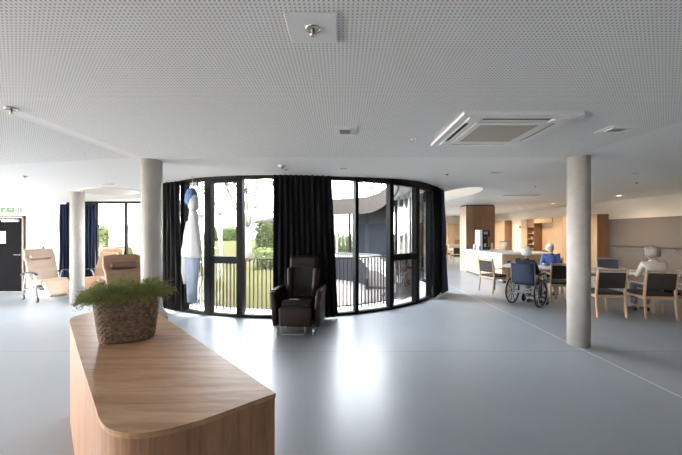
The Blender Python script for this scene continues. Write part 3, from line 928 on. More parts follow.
sprinkler(-5.35, 5.5, 'small sprinkler on the sloping ceiling left of the far left column', .9)
def ceil_vent(x, y, w, d, label, plate=None, mat='black'):
    z = min(cz(x-w/2, y), cz(x+w/2, y))
    t = thing('ceiling_vent', label, 'vent', (x, y, z))
    if plate: MB().box((0, 0, -.003), (plate[0], plate[1], .006), bevel=.002).build('cover_plate', 'plate', t)
    m_ = MB()
    for sx in (-1, 1): m_.box((sx*w/2, 0, -.008), (.012, d+.012, .014))
    for sy in (-1, 1): m_.box((0, sy*d/2, -.008), (w+.012, .012, .014))
    m_.build('vent_frame', 'trimw', t)
    MB().box((0, 0, -.007), (w-.012, d-.012, .004)).build('dark_opening', 'black', t)
    m_ = MB()
    for k in range(3): m_.box((0, (k-1)*d/4, -.011), (w-.014, .010, .005))
    m_.build('louvre', 'steel', t)
    return t
ceil_vent(.045, 3.50, .125, .15, 'small square ceiling vent on a white plate in the centre', (.25, .34))
ceil_vent(.05, 5.5, .12, .10, 'tiny ceiling vent directly above the curved windows')
ceil_vent(2.92, 3.44, .17, .12, 'small oblong ceiling vent right of the air conditioning unit', (.30, .26))
ceil_vent(2.95, 6.2, .18, .10, 'small ceiling vent between curved windows and right column')
ceil_vent(5.7, 6.3, .16, .10, 'small ceiling vent upper right, above the dining chairs')
ceil_vent(-4.75, 6.6, .20, .10, 'small ceiling vent between the two left columns')
t = thing('smoke_detector', 'white round smoke detector above the centre black curtain', 'smoke detector', (-.97, 5.28, cz(-.97, 5.28)))
MB().lathe([(.055, 0), (.055, -.018), (.048, -.022)], n=28).build('detector_base', 'trimw', t)
MB().lathe([(.042, -.022), (.040, -.040), (.028, -.052), (.001, -.054)], n=28).build('sensor_head', 'steel', t)
t = thing('linear_diffuser', 'long dark slot air diffuser in the ceiling near the kitchen', 'vent', (5.65, 10.2, cz(5.65, 10.2)))
MB().box((0, 0, -.008), (1.2, .45, .014), bevel=.004).build('diffuser_frame', 'trimw', t)
MB().box((0, 0, -.016), (1.1, .30, .004)).build('slot', 'grille', t)
# AC cassette
ac = thing('air_conditioner', 'square white ceiling air conditioning cassette with beige grille', 'air conditioner', (1.66, 3.485, 2.72))
def ringbox(m_, o_, i_, z0, z1):
    w = (o_-i_)/2
    for sg in (-1, 1):
        m_.box((0, sg*(i_/2+w/2), (z0+z1)/2), (o_, w, z1-z0)); m_.box((sg*(i_/2+w/2), 0, (z0+z1)/2), (w, i_, z1-z0))
m_ = MB(); ringbox(m_, 1.09, .93, -.028, 0); m_.build('outer_frame', 'trimw', ac)
m_ = MB(); ringbox(m_, .93, .90, -.032, 0); ringbox(m_, .70, .575, -.040, -.004)
for sg in (-1, 1):
    for s2 in (-1, 1): m_.box((sg*.40, s2*.40, -.02), (.14, .14, .036), bevel=.01)
m_.build('panel', 'trimw', ac)
for k in range(4):
    rr = Matrix.Rotation(k*PI/2, 4, 'Z')
    m_ = MB(); m_.box(rr @ V((0, .40, -.012)), (.66, .085, .012) if k % 2 == 0 else (.085, .66, .012)); sl = m_.build('air_slot', 'black', ac)
    m_ = MB(); c = rr @ V((0, .385, -.030)); m_.box(c, (.64, .052, .005), rot=None, bevel=.002) if k % 2 == 0 else m_.box(c, (.052, .64, .005), bevel=.002)
    m_.build('flap', 'trimw', ac)
MB().box((0, 0, -.036), (.575, .575, .010), bevel=.003).build('grille', 'grille', ac)
# warm recessed downlights over the kitchen and along the right wall
def downlight(x, y, w, label):
    z = cz(x, y)
    t = thing('ceiling_downlight', label, 'lamp', (x, y, z), 0, 'warm recessed downlights')
    MB().lathe([(.09, 0), (.09, -.012), (.075, -.012), (.072, -.002)], n=24).build('trim_ring', 'trimw', t)
    MB().lathe([(.07, -.001), (.07, -.006)], n=24).build('diffuser', 'lamp', t)
    d = bpy.data.lights.new('downlight_glow', 'SPOT'); d.energy = w; d.color = (1.0, .74, .48); d.spot_size = rad(150); d.spot_blend = .8; d.shadow_soft_size = .1
    o = bpy.data.objects.new('downlight_glow', d); C.objects.link(o); o.parent = t; o.location = (0, 0, -.03)
for (x, y, w, lb) in ((8.6, 13.2, 42, 'warm recessed downlight before the cabinet with the shaded end panel'), (8.6, 15.6, 42, 'warm recessed downlight before the open kitchen shelves'),
                      (8.7, 18.4, 42, 'warm recessed downlight near the red wall alarm'), (6.6, 21.0, 30, 'warm recessed downlight furthest back behind the tall oak block'),
                      (7.4, 16.2, 30, 'warm recessed downlight above the distant white table'), (8.9, 10.4, 22, 'warm recessed downlight above the taupe wall, nearest of the warm ones')): downlight(x, y, w, lb)

# ------------------------------------------------------------------ kitchen
def cabinet(name, label, y0, y1, x0, x1, h, n, mat='oak', end='oakshade', z0=0.0):
    t = thing(name, label, 'cabinet', ((x0+x1)/2, (y0+y1)/2, 0))
    L = y1-y0; D = x1-x0
    MB().box((.011, 0, (z0+.08+h)/2), (D-.022, L, h-.08-z0)).build('carcass', end, t)  # ends darker than the doors: shade put into the colour
    MB().box((.03, 0, .04), (D-.06, L, .08)).build('plinth', 'darktop', t) if z0 == 0 else None
    for k in range(n):
        w = L/n
        d_ = MB().box((-D/2+.011, -L/2+w*(k+.5), (z0+.08+h)/2), (.022, w-.008, h-.09-z0)).build('door', mat, t)
    return t
cabinet('tall_cabinet', 'tall oak cabinet with shaded end panel beside the handrail', 12.0, 14.5, 9.45, 9.88, 2.32, 4)
t = thing('kitchen_niche', 'oak base cabinets with black worktop and open shelves', 'cabinet', (9.66, 15.53, 0))
MB().box((.011, 0, .41), (.42, 1.98, .66)).build('carcass', 'oakshade', t)
for k in range(3): MB().box((-.21, -.66+.66*k, .41), (.022, .652, .66)).build('door', 'oak', t)
MB().box((.0, 0, .765), (.45, 1.98, .035)).build('worktop', 'darktop', t)
MB().box((.19, -.31, 1.55), (.03, 1.36, 1.53)).build('back_panel', 'oak', t)
MB().box((0, -.31, 2.21), (.43, 1.36, .22)).build('upper_panel', 'oak', t)
m_ = MB(); m_.box((0, .385, 1.55), (.42, .03, 1.53)); m_.box((0, .965, 1.55), (.42, .03, 1.53)); m_.box((0, .675, 2.10), (.42, .56, .42)); m_.box((.19, .675, 1.5), (.03, .56, 1.4)); m_.build('shelf_box', 'oakshade', t)
for z in (1.05, 1.32, 1.59): MB().box((0, .675, z), (.40, .55, .025)).build('shelf', 'oak', t)
for k, (z, yy, r_) in enumerate(((1.0655, 16.1, .06), (1.3355, 16.25, .05), (1.6055, 16.15, .055), (.7845, 16.2, .09))):
    o = MB().lathe([(r_*.5, 0), (r_, .07), (r_*.95, .09), (r_*.4, .03)], n=18).build('bowl', 'ceramic' if k else 'stone', loc=(9.55, yy, z))
    tag(o, ['white bowl on the bottom open shelf', 'beige bowl on the middle open shelf', 'beige bowl on the top open shelf', 'beige bowl on the black worktop below the shelves'][k], 'bowl')
cabinet('tall_cabinet', 'narrow tall oak cabinet left of the open shelves', 16.54, 17.05, 9.45, 9.88, 2.32, 1)
cabinet('tall_cabinet', 'tall oak cabinet with shaded end, right of the kitchen block', 18.8, 21.6, 9.45, 9.88, 2.34, 4)
o = MB().box((9.885, 17.95, 1.95), (.03, .10, .14), bevel=.01).build('fire_alarm', 'red'); tag(o, 'small red alarm on the pale wall between tall cabinets', 'alarm')
t = thing('cupboard', 'oak wall cupboard on the far wall behind the white table', 'cabinet', (8.25, 23.8, 0))
MB().box((0, 0, 1.55), (.95, .38, 1.45)).build('carcass', 'oak', t)
for s_ in (-1, 1): MB().box((s_*.235, -.20, 1.55), (.46, .02, 1.42)).build('door', 'oak', t)
MB().box((0, -.18, .415), (1.05, .74, .83)).build('base_unit', 'oakpale', t)
o = MB().box((0, 0, .15), (.42, .28, .30), bevel=.01).build('storage_box', 'box', loc=(8.42, 23.45, .83)); tag(o, 'small brown box standing before the far wall cupboard', 'box')
# tall block and counter
tb = thing('kitchen_block', 'tall oak block with lit left side and shaded front at the kitchen counter end', 'cabinet', (5.83, 13.95, 0))
MB().box((.012, .0, 1.375), (1.196, .70, 2.75)).build('carcass', 'oakshade', tb)
MB().box((-.592, 0, 1.375), (.014, .70, 2.75)).build('side_panel', 'oakpale', tb)  # paler than the front: light on this side put into the colour
MB().box((0, 0, 2.775), (1.16, .66, .05)).build('painted_top_shadow', 'black', tb)  # black strip painting the shadow line between block and ceiling
kc = thing('kitchen_counter', 'long pale oak kitchen counter with a white worktop', 'counter', (5.83, 12.0, 0))
MB().box((0, 0, .50), (1.30, 3.16, .84)).build('body', 'oakshade', kc)
for k in range(4): MB().box((-.661, -1.185+.79*k, .50), (.02, .782, .84)).build('front_panel', 'oakpale', kc)
for k in range(2): MB().box((-.32+.64*k, -1.591, .50), (.632, .02, .84)).build('end_panel', 'oak', kc)
MB().box((0, 0, .04), (1.22, 3.08, .08)).build('plinth', 'darktop', kc)
MB().box((0, 0, .94), (1.38, 3.19, .04), bevel=.004).build('worktop', 'stone', kc)
t = thing('coffee_machine', 'black coffee machine with white side on the kitchen counter', 'coffee machine', (5.55, 12.8, .96))
MB().box((-.13, 0, .39), (.12, .42, .78), bevel=.01).build('side_tank', 'trimw', t)
MB().box((.08, 0, .06), (.30, .42, .12), bevel=.01).build('drip_tray', 'plasticb', t)
MB().box((.08, .10, .40), (.30, .22, .74), bevel=.01).build('body', 'plasticb', t)
MB().box((.08, -.03, .64), (.30, .34, .26), bevel=.012).build('head', 'plasticb', t)
MB().box((.06, -.205, .66), (.16, .01, .10)).build('display', 'steel', t)
m_ = MB(); m_.lathe([(.03, 0), (.03, .06), (.018, .065)], (.08, -.08, .44), 14); m_.build('spout', 'chrome', t)
o = MB().lathe([(.035, 0), (.038, .10), (.036, .13), (.030, .02)], n=18).build('cup', 'trimw', loc=(5.63, 12.70, 1.08)); tag(o, 'white cup under the coffee machine spout', 'cup')
t = thing('thermos', 'grey steel jug left of the coffee machine', 'jug', (5.22, 12.7, .96))
MB().lathe([(.055, 0), (.06, .04), (.06, .17), (.035, .22), (.035, .24), (.02, .25)], n=22).build('body', 'steel', t)
m_ = MB(); m_.tube([(-.055, 0, .16), (-.10, 0, .15), (-.10, 0, .06), (-.055, 0, .05)], .008, 8); m_.build('handle', 'plasticb', t)
o = MB().lathe([(.045, 0), (.05, .12), (.048, .16), (.03, .01)], n=18).build('beaker', 'figb', loc=(5.28, 12.35, .96)); tag(o, 'pale blue beaker in front of the steel jug', 'cup')
o = MB().lathe([(.03, 0), (.032, .14), (.012, .19), (.012, .24), (.014, .25)], n=16).build('bottle', 'navy', loc=(5.12, 13.2, .96)); tag(o, 'small dark bottle beside the tall block', 'bottle')
t = thing('woven_tray', 'light woven basket at the right of the kitchen counter', 'basket', (6.2, 12.3, .96))
MB().lathe([(.10, 0), (.13, .16), (.19, .34), (.18, .34), (.12, .15), (.09, .02)], n=26).build('basket_body', 'ceramic', t)
m_ = MB(); m_.tube([(.19*math.cos(2*PI*k/30), .19*math.sin(2*PI*k/30), .34) for k in range(30)], .01, 6, closed=True); m_.build('rim', 'wicker', t)
o = MB().lathe([(.04, 0), (.045, .20), (.03, .25), (.03, .28)], n=18).build('canister', 'ceramic', loc=(5.86, 12.6, .96)); tag(o, 'beige canister right of the coffee machine', 'canister')

# handrail along right wall
t = thing('handrail', 'dark wall mounted handrail on the taupe wall at right', 'handrail', (WX1-.01, 0, 0))
MB().tube([(-.075, WY0+.5, 1.16), (-.075, 11.95, 1.16)], .022, 10).build('rail', 'doorframe', t)
for k in range(9):
    m_ = MB(); m_.tube([(0, -4+2*k-.4, 1.10), (-.06, -4+2*k-.4, 1.10), (-.075, -4+2*k-.4, 1.15)], .009, 8); m_.lathe([(.03, 0), (.03, .012)], (-.012, -4+2*k-.4, 1.10), 14, (0, PI/2, 0)); m_.build('bracket', 'steel', t)

# ------------------------------------------------------------------ chairs and tables
def make_armchair(wood_='beech', fab='fabric', label='', loc=(0, 0, 0), rz=0):
    t = thing('armchair', label, 'chair', loc, rz, 'beech dining armchairs')
    W = .56; hw = W/2-.02
    for sx in (-1, 1):
        # rear leg running up to the back
        m_ = MB(); m_.loft([[(sx*hw+a, -.27+dy+b, z) for a, b in ((-.014, -.02), (.014, -.02), (.014, .02), (-.014, .02))]
                            for z, dy in ((0, -.03), (.25, 0), (.46, .02), (.70, -.01), (.93, -.05))])
        for f in m_.bm.faces: f.smooth = False
        m_.build('rear_leg', wood_, t)
        m_ = MB(); m_.loft([[(sx*hw+a, .24+dy+b, z) for a, b in ((-.015, -.018), (.015, -.018), (.015, .018), (-.015, .018))]
                            for z, dy in ((0, .01), (.44, 0), (.645, -.01))])
        for f in m_.bm.faces: f.smooth = False
        m_.build('front_leg', wood_, t)
        m_ = MB(); m_.box((sx*hw, -.01, .66), (.045, .56, .028), bevel=.010); m_.build('armrest', wood_, t)
        m_ = MB(); m_.box((sx*hw, -.01, .40), (.022, .49, .05), bevel=.004, seg=1); m_.build('side_rail', wood_, t)
    for yy in (.24, -.25): m_ = MB(); m_.box((0, yy, .40), (W-.06, .022, .05), bevel=.004, seg=1); m_.build('seat_rail', wood_, t)
    m_ = MB(); m_.box((0, -.313, .90), (W-.05, .024, .045), bevel=.006, seg=1); m_.build('top_rail', wood_, t)
    m_ = MB(); m_.box((0, 0, .455), (W-.075, .50, .06), bevel=.02, seg=3); m_.build('seat', fab, t)
    m_ = MB(); m_.box((0, -.285, .71), (W-.075, .035, .31), bevel=.014, seg=2, rot=(.12, 0, 0)); m_.build('backrest', fab, t)
    return t
ch0 = make_armchair('beech', 'fabric', 'beech armchair with dark backrest just left of the right column', (5.20, 7.76, 0), rad(-14))
dup(ch0, (5.22, 6.52, 0), rad(-5), 'empty beech armchair with dark backrest just right of the column')
c2 = dup(ch0, (6.03, 6.36, 0), rad(-8), 'beech armchair holding the person in light knitwear')
dup(ch0, (6.70, 6.28, 0), rad(-10), 'beech armchair cut off by the right picture edge')
dup(ch0, (4.24, 8.98, 0), rad(-72), 'pale beech armchair turned sideways at the left end of the table')
cM = dup(ch0, (5.80, 8.98, 0), rad(180-37), 'beech armchair under the person in the blue checked shirt')
chm = make_armchair('aluminium', 'greyfab', 'silver framed armchair on the far side of the long table', (7.42, 8.85, 0), rad(180-15))
chm['group'] = 'silver framed armchairs'
dup(ch0, (6.0, 16.75, 0), rad(-6), 'distant beech armchair at the right end of the far white table')
dup(ch0, (5.1, 16.75, 0), rad(5), 'distant beech armchair before the far white table')
dup(ch0, (5.9, 18.5, 0), rad(180), 'distant beech armchair behind the far white table')

def table(label, loc, rz, L, D, h=.75, rnd_=.10, leg='beech', shape=None):
    t = thing('dining_table', label, 'table', loc, rz, 'white topped dining tables')
    pts = []
    for (sx, sy, a0) in ((1, 1, 0), (-1, 1, 90), (-1, -1, 180), (1, -1, 270)):
        for k in range(9):
            a = rad(a0+k*90/8); pts.append((sx*(L/2-rnd_)+rnd_*math.cos(a), sy*(D/2-rnd_)+rnd_*math.sin(a)))
    MB().prism(pts, h-.03, h, smooth=False).build('tabletop', 'tabletop', t)
    MB().box((0, 0, h-.05), (L-.24, D-.24, .04)).build('apron', leg, t)
    for sx in (-1, 1):
        for sy in (-1, 1):
            MB().box((sx*(L/2-.14), sy*(D/2-.14), (h-.03)/2), (.05, .05, h-.03), bevel=.005, seg=1).build('leg', leg, t)
    return t
table('white topped table where the wheelchair user sits', (5.02, 8.53, 0), rad(-36.9), 1.35, .90, rnd_=.22)
table('long white topped table behind the two right dining chairs', (6.78, 7.36, 0), rad(-21.5), 2.45, .96, rnd_=.06)
table('distant white table left of the kitchen counter', (5.6, 17.6, 0), 0, 1.9, .9, .76, leg='trimw')

# ------------------------------------------------------------------ recliners
def caster(t, x, y, r=.045, col='plasticb'):
    m_ = MB(); m_.lathe([(r*.55, -.013), (r*.95, -.013), (r, -.009), (r, .009), (r*.95, .013), (r*.55, .013)], (x, y, r), 20, (0, PI/2, 0))
    w = m_.build('caster', col, t)
    m_ = MB()
    for s_ in (-1, 1): m_.box((x+s_*.020, y, r*1.35), (.006, r*.8, r*1.5), bevel=.002, seg=1)
    m_.box((x, y, r*2.2), (.05, r*1.1, .012), bevel=.002, seg=1)
    m_.build('caster_fork', 'steel', w)
    return w
def care_recliner(loc, rz, label):
    """armchair style recliner, closed sides, faces +Y locally"""
    t = thing('recliner', label, 'recliner chair', loc, rz)
    MB().box((0, .02, .20), (.56, .62, .10), bevel=.02).build('base', 'plasticb', t)
    def lean(c): return c
    m_ = MB(); m_.box((0, -.30, .72), (.50, .17, .66), bevel=.05, seg=4, rot=(.16, 0, 0)); m_.build('backrest', 'leatherdk', t)
    m_ = MB(); m_.box((0, -.355, 1.09), (.51, .17, .24), bevel=.06, seg=4, rot=(.16, 0, 0)); m_.build('headrest', 'leatherdk', t)
    for s_ in (-1, 1):
        m_ = MB(); m_.box((s_*.225, -.215, .74), (.10, .13, .56), bevel=.045, seg=4, rot=(.16, 0, s_*.35))
        m_.build('side_bolster', 'leathermd', t)
    m_ = MB(); m_.box((0, .06, .44), (.52, .58, .15), bevel=.06, seg=4, fn=lambda c: V((c.x, c.y, c.z+.03*(c.y > 0)))); m_.build('seat', 'leatherdk', t)
    m_ = MB(); m_.box((0, .385, .30), (.525, .10, .31), bevel=.04, seg=4, rot=(-.10, 0, 0)); m_.build('leg_rest', 'leathermd', t)
    for s_ in (-1, 1):
        # curved closed arm panel
        prof = [(-.34, .13), (.33, .13), (.37, .22), (.40, .50), (.43, .63), (.40, .685), (.30, .70), (.0, .675), (-.25, .68), (-.36, .66), (-.38, .50)]
        x0 = s_*.30; x1 = s_*.385
        rings = []
        for q, (x, sh) in enumerate(((x0, .03), (x0+s_*.012, .006), (x0+s_*.03, 0), (x1-s_*.03, 0), (x1-s_*.010, .008), (x1, .03))):
            cyv = sum(p[0] for p in prof)/len(prof); czv = sum(p[1] for p in prof)/len(prof)
            rings.append([(x+s_*max(0, z-.45)*.12, cyv+(y-cyv)*(1-sh*1.6), czv+(z-czv)*(1-sh*1.6)) for y, z in prof])
        m_ = MB(); m_.loft(rings); ar = m_.build('arm_panel', 'leathermd', t)
        MB().box((s_*.370, .02, .692), (.085, .62, .035), bevel=.016, seg=3).build('arm_pad', 'leatherdk', ar)
    m_ = MB(); m_.box((0, .50, .085), (.36, .20, .015), bevel=.005); m_.box((-.15, .40, .13), (.02, .03, .12)); m_.box((.15, .40, .13), (.02, .03, .12)); m_.build('footplate', 'steel', t)
    for sx in (-1, 1):
        for y in (-.30, .36): caster(t, sx*.29, y, .055, 'aluminium')
    MB().box((.06, .20, .535), (.17, .05, .022), bevel=.008).build('handset', 'aluminium', t)
    return t
care_recliner((-.69, 5.50, 0), rad(180-4), 'dark brown leather recliner on casters in front of the black curtain')

def frame_recliner(loc, rz, label, lea='leatherbg', head=None, frame='aluminium'):
    """upholstered reclining chair on an open tubular frame; faces +Y locally"""
    head = head or lea
    t = thing('recliner', label, 'recliner chair', loc, rz)
    # back: lofted with soft segments
    rings = []
    for k in range(13):
        s_ = k/12; z = .42+.78*s_; y = -.20-.36*s_; w = .27+.03*math.sin(s_*PI)+(.02 if k > 8 else 0); th = .06+.012*abs(math.sin(s_*PI*4))
        rings.append([(w*cx_, y+th*cy_+abs(cx_)**3*.045, z+.02*cy_) for cx_, cy_ in
                      [(math.copysign(abs(math.cos(a))**.55, math.cos(a)), math.copysign(abs(math.sin(a))**.7, math.sin(a))) for a in [2*PI*q/24 for q in range(24)]]])
    MB().loft(rings).build('backrest', lea, t)
    m_ = MB(); m_.box((0, -.375, 1.03), (.44, .10, .13), bevel=.048, seg=4, rot=(.40, 0, 0)); m_.build('headrest_roll', head, t)
    m_ = MB(); m_.box((0, .05, .43), (.56, .58, .14), bevel=.05, seg=4, rot=(.08, 0, 0)); m_.build('seat', lea, t)
    m_ = MB(); m_.box((0, .52, .30), (.53, .50, .11), bevel=.045, seg=4, rot=(-.62, 0, 0)); m_.build('leg_rest', lea, t)
    for sx in (-1, 1):
        m_ = MB(); m_.tube([(sx*.345, -.36, .09), (sx*.35, -.30, .35), (sx*.35, -.22, .60), (sx*.35, -.16, .65)], .016, 10)
        m_.tube([(sx*.35, .20, .65), (sx*.35, .25, .60), (sx*.35, .28, .35), (sx*.345, .34, .09)], .020, 10)
        m_.tube([(sx*.35, -.27, .26), (sx*.35, .29, .26)], .014, 8)
        m_.build('side_frame', frame, t)
        m_ = MB(); m_.loft([[(sx*.35+a, y, z+b) for a, b in ((-.03, -.012), (.03, -.012), (.03, .012), (-.03, .012))]
                            for y, z in ((-.42, .60), (-.30, .655), (-.1, .68), (.12, .68), (.26, .66), (.31, .64))]); m_.build('armrest', 'plasticb', t)
    m_ = MB(); m_.tube([(-.35, -.25, .28), (.35, -.25, .28)], .014, 8); m_.tube([(-.35, .28, .28), (.35, .28, .28)], .014, 8); m_.box((0, 0, .30), (.40, .44, .06)); m_.build('underframe', 'plasticb', t)
    for sx in (-1, 1):
        for y in (-.36, .34): caster(t, sx*.345, y, .062)
    return t
frame_recliner((-7.22, 8.02, 0), rad(-116), 'beige leather recliner with open metal frame by the black door', 'leatherbg')
frame_recliner((-6.24, 8.40, 0), rad(180), 'tan leather recliner directly right of the far left column', 'leathertn')
frame_recliner((-3.68, 5.75, 0), rad(-125), 'tan recliner with brown headrest roll behind the planted basket', 'leathertn', 'leatherol')

# ------------------------------------------------------------------ wheelchair
def wheelchair(loc, rz, label):
    t = thing('wheelchair', label, 'wheelchair', loc, rz)
    R_ = .305
    for s_ in (-1, 1):
        x = s_*.295
        m_ = MB(); m_.tube([(x, -.10+R_*math.cos(2*PI*k/40), R_+R_*.945*math.sin(2*PI*k/40)*1.0) for k in range(40)], .017, 8, closed=True); w = m_.build('rear_wheel', 'rubber', t)
        m_ = MB(); m_.tube([(x+s_*.045, -.10+.265*math.cos(2*PI*k/36), R_+.265*math.sin(2*PI*k/36)) for k in range(36)], .008, 6, closed=True); m_.build('handrim', 'steel', w)
        m_ = MB(); m_.tube([(x-.02, -.10, R_), (x+.02, -.10, R_)], .035, 14); m_.build('hub', 'plasticb', w)
        m_ = MB()
        for k in range(10):
            a = 2*PI*k/10; m_.tube([(x, -.10+.03*math.cos(a), R_+.03*math.sin(a)), (x, -.10+.285*math.cos(a), R_+.285*math.sin(a)*.96)], .007, 6)
        m_.build('spokes', 'plasticb', w)
        m_ = MB(); m_.tube([(s_*.235, .40, .09-.09+.09+.085*0), (s_*.235, .40, .09)], .001, 4) if False else None
        m_ = MB(); m_.lathe([(.03, -.016), (.082, -.016), (.09, -.010), (.09, .010), (.082, .016), (.03, .016)], (s_*.25, .36, .09), 24, (0, PI/2, 0)); cw = m_.build('front_caster', 'rubber', t)
        m_ = MB(); m_.box((s_*.25-.025, .36, .13), (.006, .03, .12)); m_.box((s_*.25+.025, .36, .13), (.006, .03, .12)); m_.box((s_*.25, .36, .195), (.06, .05, .012)); m_.build('caster_fork', 'steel', cw)
        m_ = MB(); m_.tube([(s_*.245, .36, .20), (s_*.245, .36, .47), (s_*.245, .30, .50), (s_*.245, -.22, .47), (s_*.245, -.24, .60), (s_*.245, -.28, .97), (s_*.245, -.36, .98)], .013, 8)
        m_.tube([(s_*.245, -.22, .47), (s_*.245, -.20, .25), (s_*.245, .30, .23)], .013, 8); m_.build('side_frame', 'steel', t)
        m_ = MB(); m_.tube([(s_*.245, -.30, .98), (s_*.245, -.42, .975)], .018, 10); m_.build('push_handle', 'plasticb', t)
        m_ = MB(); m_.box((s_*.262, .04, .72), (.05, .36, .035), bevel=.012); m_.tube([(s_*.262, -.1, .49), (s_*.262, -.1, .71)], .010, 8); m_.tube([(s_*.262, .16, .49), (s_*.262, .16, .71)], .010, 8); m_.build('armrest', 'plasticb', t)
        m_ = MB(); m_.tube([(s_*.22, .36, .46), (s_*.20, .45, .35), (s_*.19, .54, .14)], .012, 8); ft = m_.build('leg_support', 'steel', t)
        m_ = MB(); m_.box((s_*.12, .58, .115), (.17, .18, .014), bevel=.004); m_.build('footplate', 'plasticb', ft)
    m_ = MB(); m_.tube([(-.245, -.05, .24), (.245, -.02, .46)], .010, 8); m_.tube([(.245, -.05, .24), (-.245, -.02, .46)], .010, 8); m_.tube([(-.30, -.10, .305), (.30, -.10, .305)], .012, 8); m_.build('cross_brace', 'steel', t)
    m_ = MB(); m_.box((0, .06, .485), (.46, .46, .05), bevel=.02, seg=3); m_.build('seat', 'plasticb', t)
    rings = []
    for k in range(7):
        z = .50+.44*k/6; y = -.245-.045*k/6
        rings.append([(.235*c_, y-.05*math.cos(c_*PI/2)-.012*s2+.0, z) for c_, s2 in [(-1, -1), (-.6, -1), (-.2, -1), (.2, -1), (.6, -1), (1, -1), (1, 1), (.6, 1), (.2, 1), (-.2, 1), (-.6, 1), (-1, 1)]])
    MB().loft(rings).build('back_cover', 'navy', t)
    return t
wheelchair((4.22, 7.33, 0), rad(-53), 'wheelchair with navy back cover at the white table')

# ------------------------------------------------------------------ people
def skin_mesh(chains, sub=2):
    """chains: list of [(pos, radius), ...]; returns a bmesh of the grown surface"""
    me = bpy.data.meshes.new('grow'); vs_ = []; es_ = []; rr = []; roots = []
    idx = {}
    for ch in chains:
        prev = None
        for p, r in ch:
            key = tuple(round(c, 4) for c in p)
            if key in idx: i = idx[key]
            else:
                i = len(vs_); idx[key] = i; vs_.append(p); rr.append(r)
                if prev is None: roots.append(i)
            if prev is not None: es_.append((prev, i))
            prev = i
    me.from_pydata([tuple(v) for v in vs_], es_, [])
    ob = bpy.data.objects.new('grow', me); C.objects.link(ob)
    md = ob.modifiers.new('skin', 'SKIN'); md.use_smooth_shade = True
    for i, r in enumerate(rr):
        sv = me.skin_vertices[0].data[i]; sv.radius = (r, r) if not isinstance(r, tuple) else r
        sv.use_root = i in roots
    sd = ob.modifiers.new('sub', 'SUBSURF'); sd.levels = sub; sd.render_levels = sub
    dg = bpy.context.evaluated_depsgraph_get()
    ev = ob.evaluated_get(dg)
    out = bmesh.new(); out.from_mesh(ev.to_mesh()); ev.to_mesh_clear()
    bpy.data.objects.remove(ob); bpy.data.meshes.remove(me)
    for f in out.faces: f.smooth = True
    return out
def hand(ch, wrist, fwd, up, side, s_):
    """palm and five fingers, s_ = +1 right hand, -1 left"""
    fwd, up = V(fwd).normalized(), V(up).normalized(); lat = fwd.cross(up).normalized()*s_
    palm = V(wrist)+fwd*.05
    ch.append([(V(wrist), .024), (palm, .030), (V(wrist)+fwd*.085, .026)])
    for k, (o_, L) in enumerate(((-.030, .068), (-.010, .078), (.010, .073), (.028, .056))):
        b0 = V(wrist)+fwd*.080+lat*o_
        ch.append([(b0, .009), (b0+fwd*L*.45-up*.004, .0088), (b0+fwd*L*.78-up*.016, .0082), (b0+fwd*L*.95-up*.030, .0072)])
    b0 = V(wrist)+fwd*.030-lat*.026
    ch.append([(b0, .011), (b0+fwd*.028-lat*.022-up*.004, .010), (b0+fwd*.055-lat*.028-up*.012, .0088)])
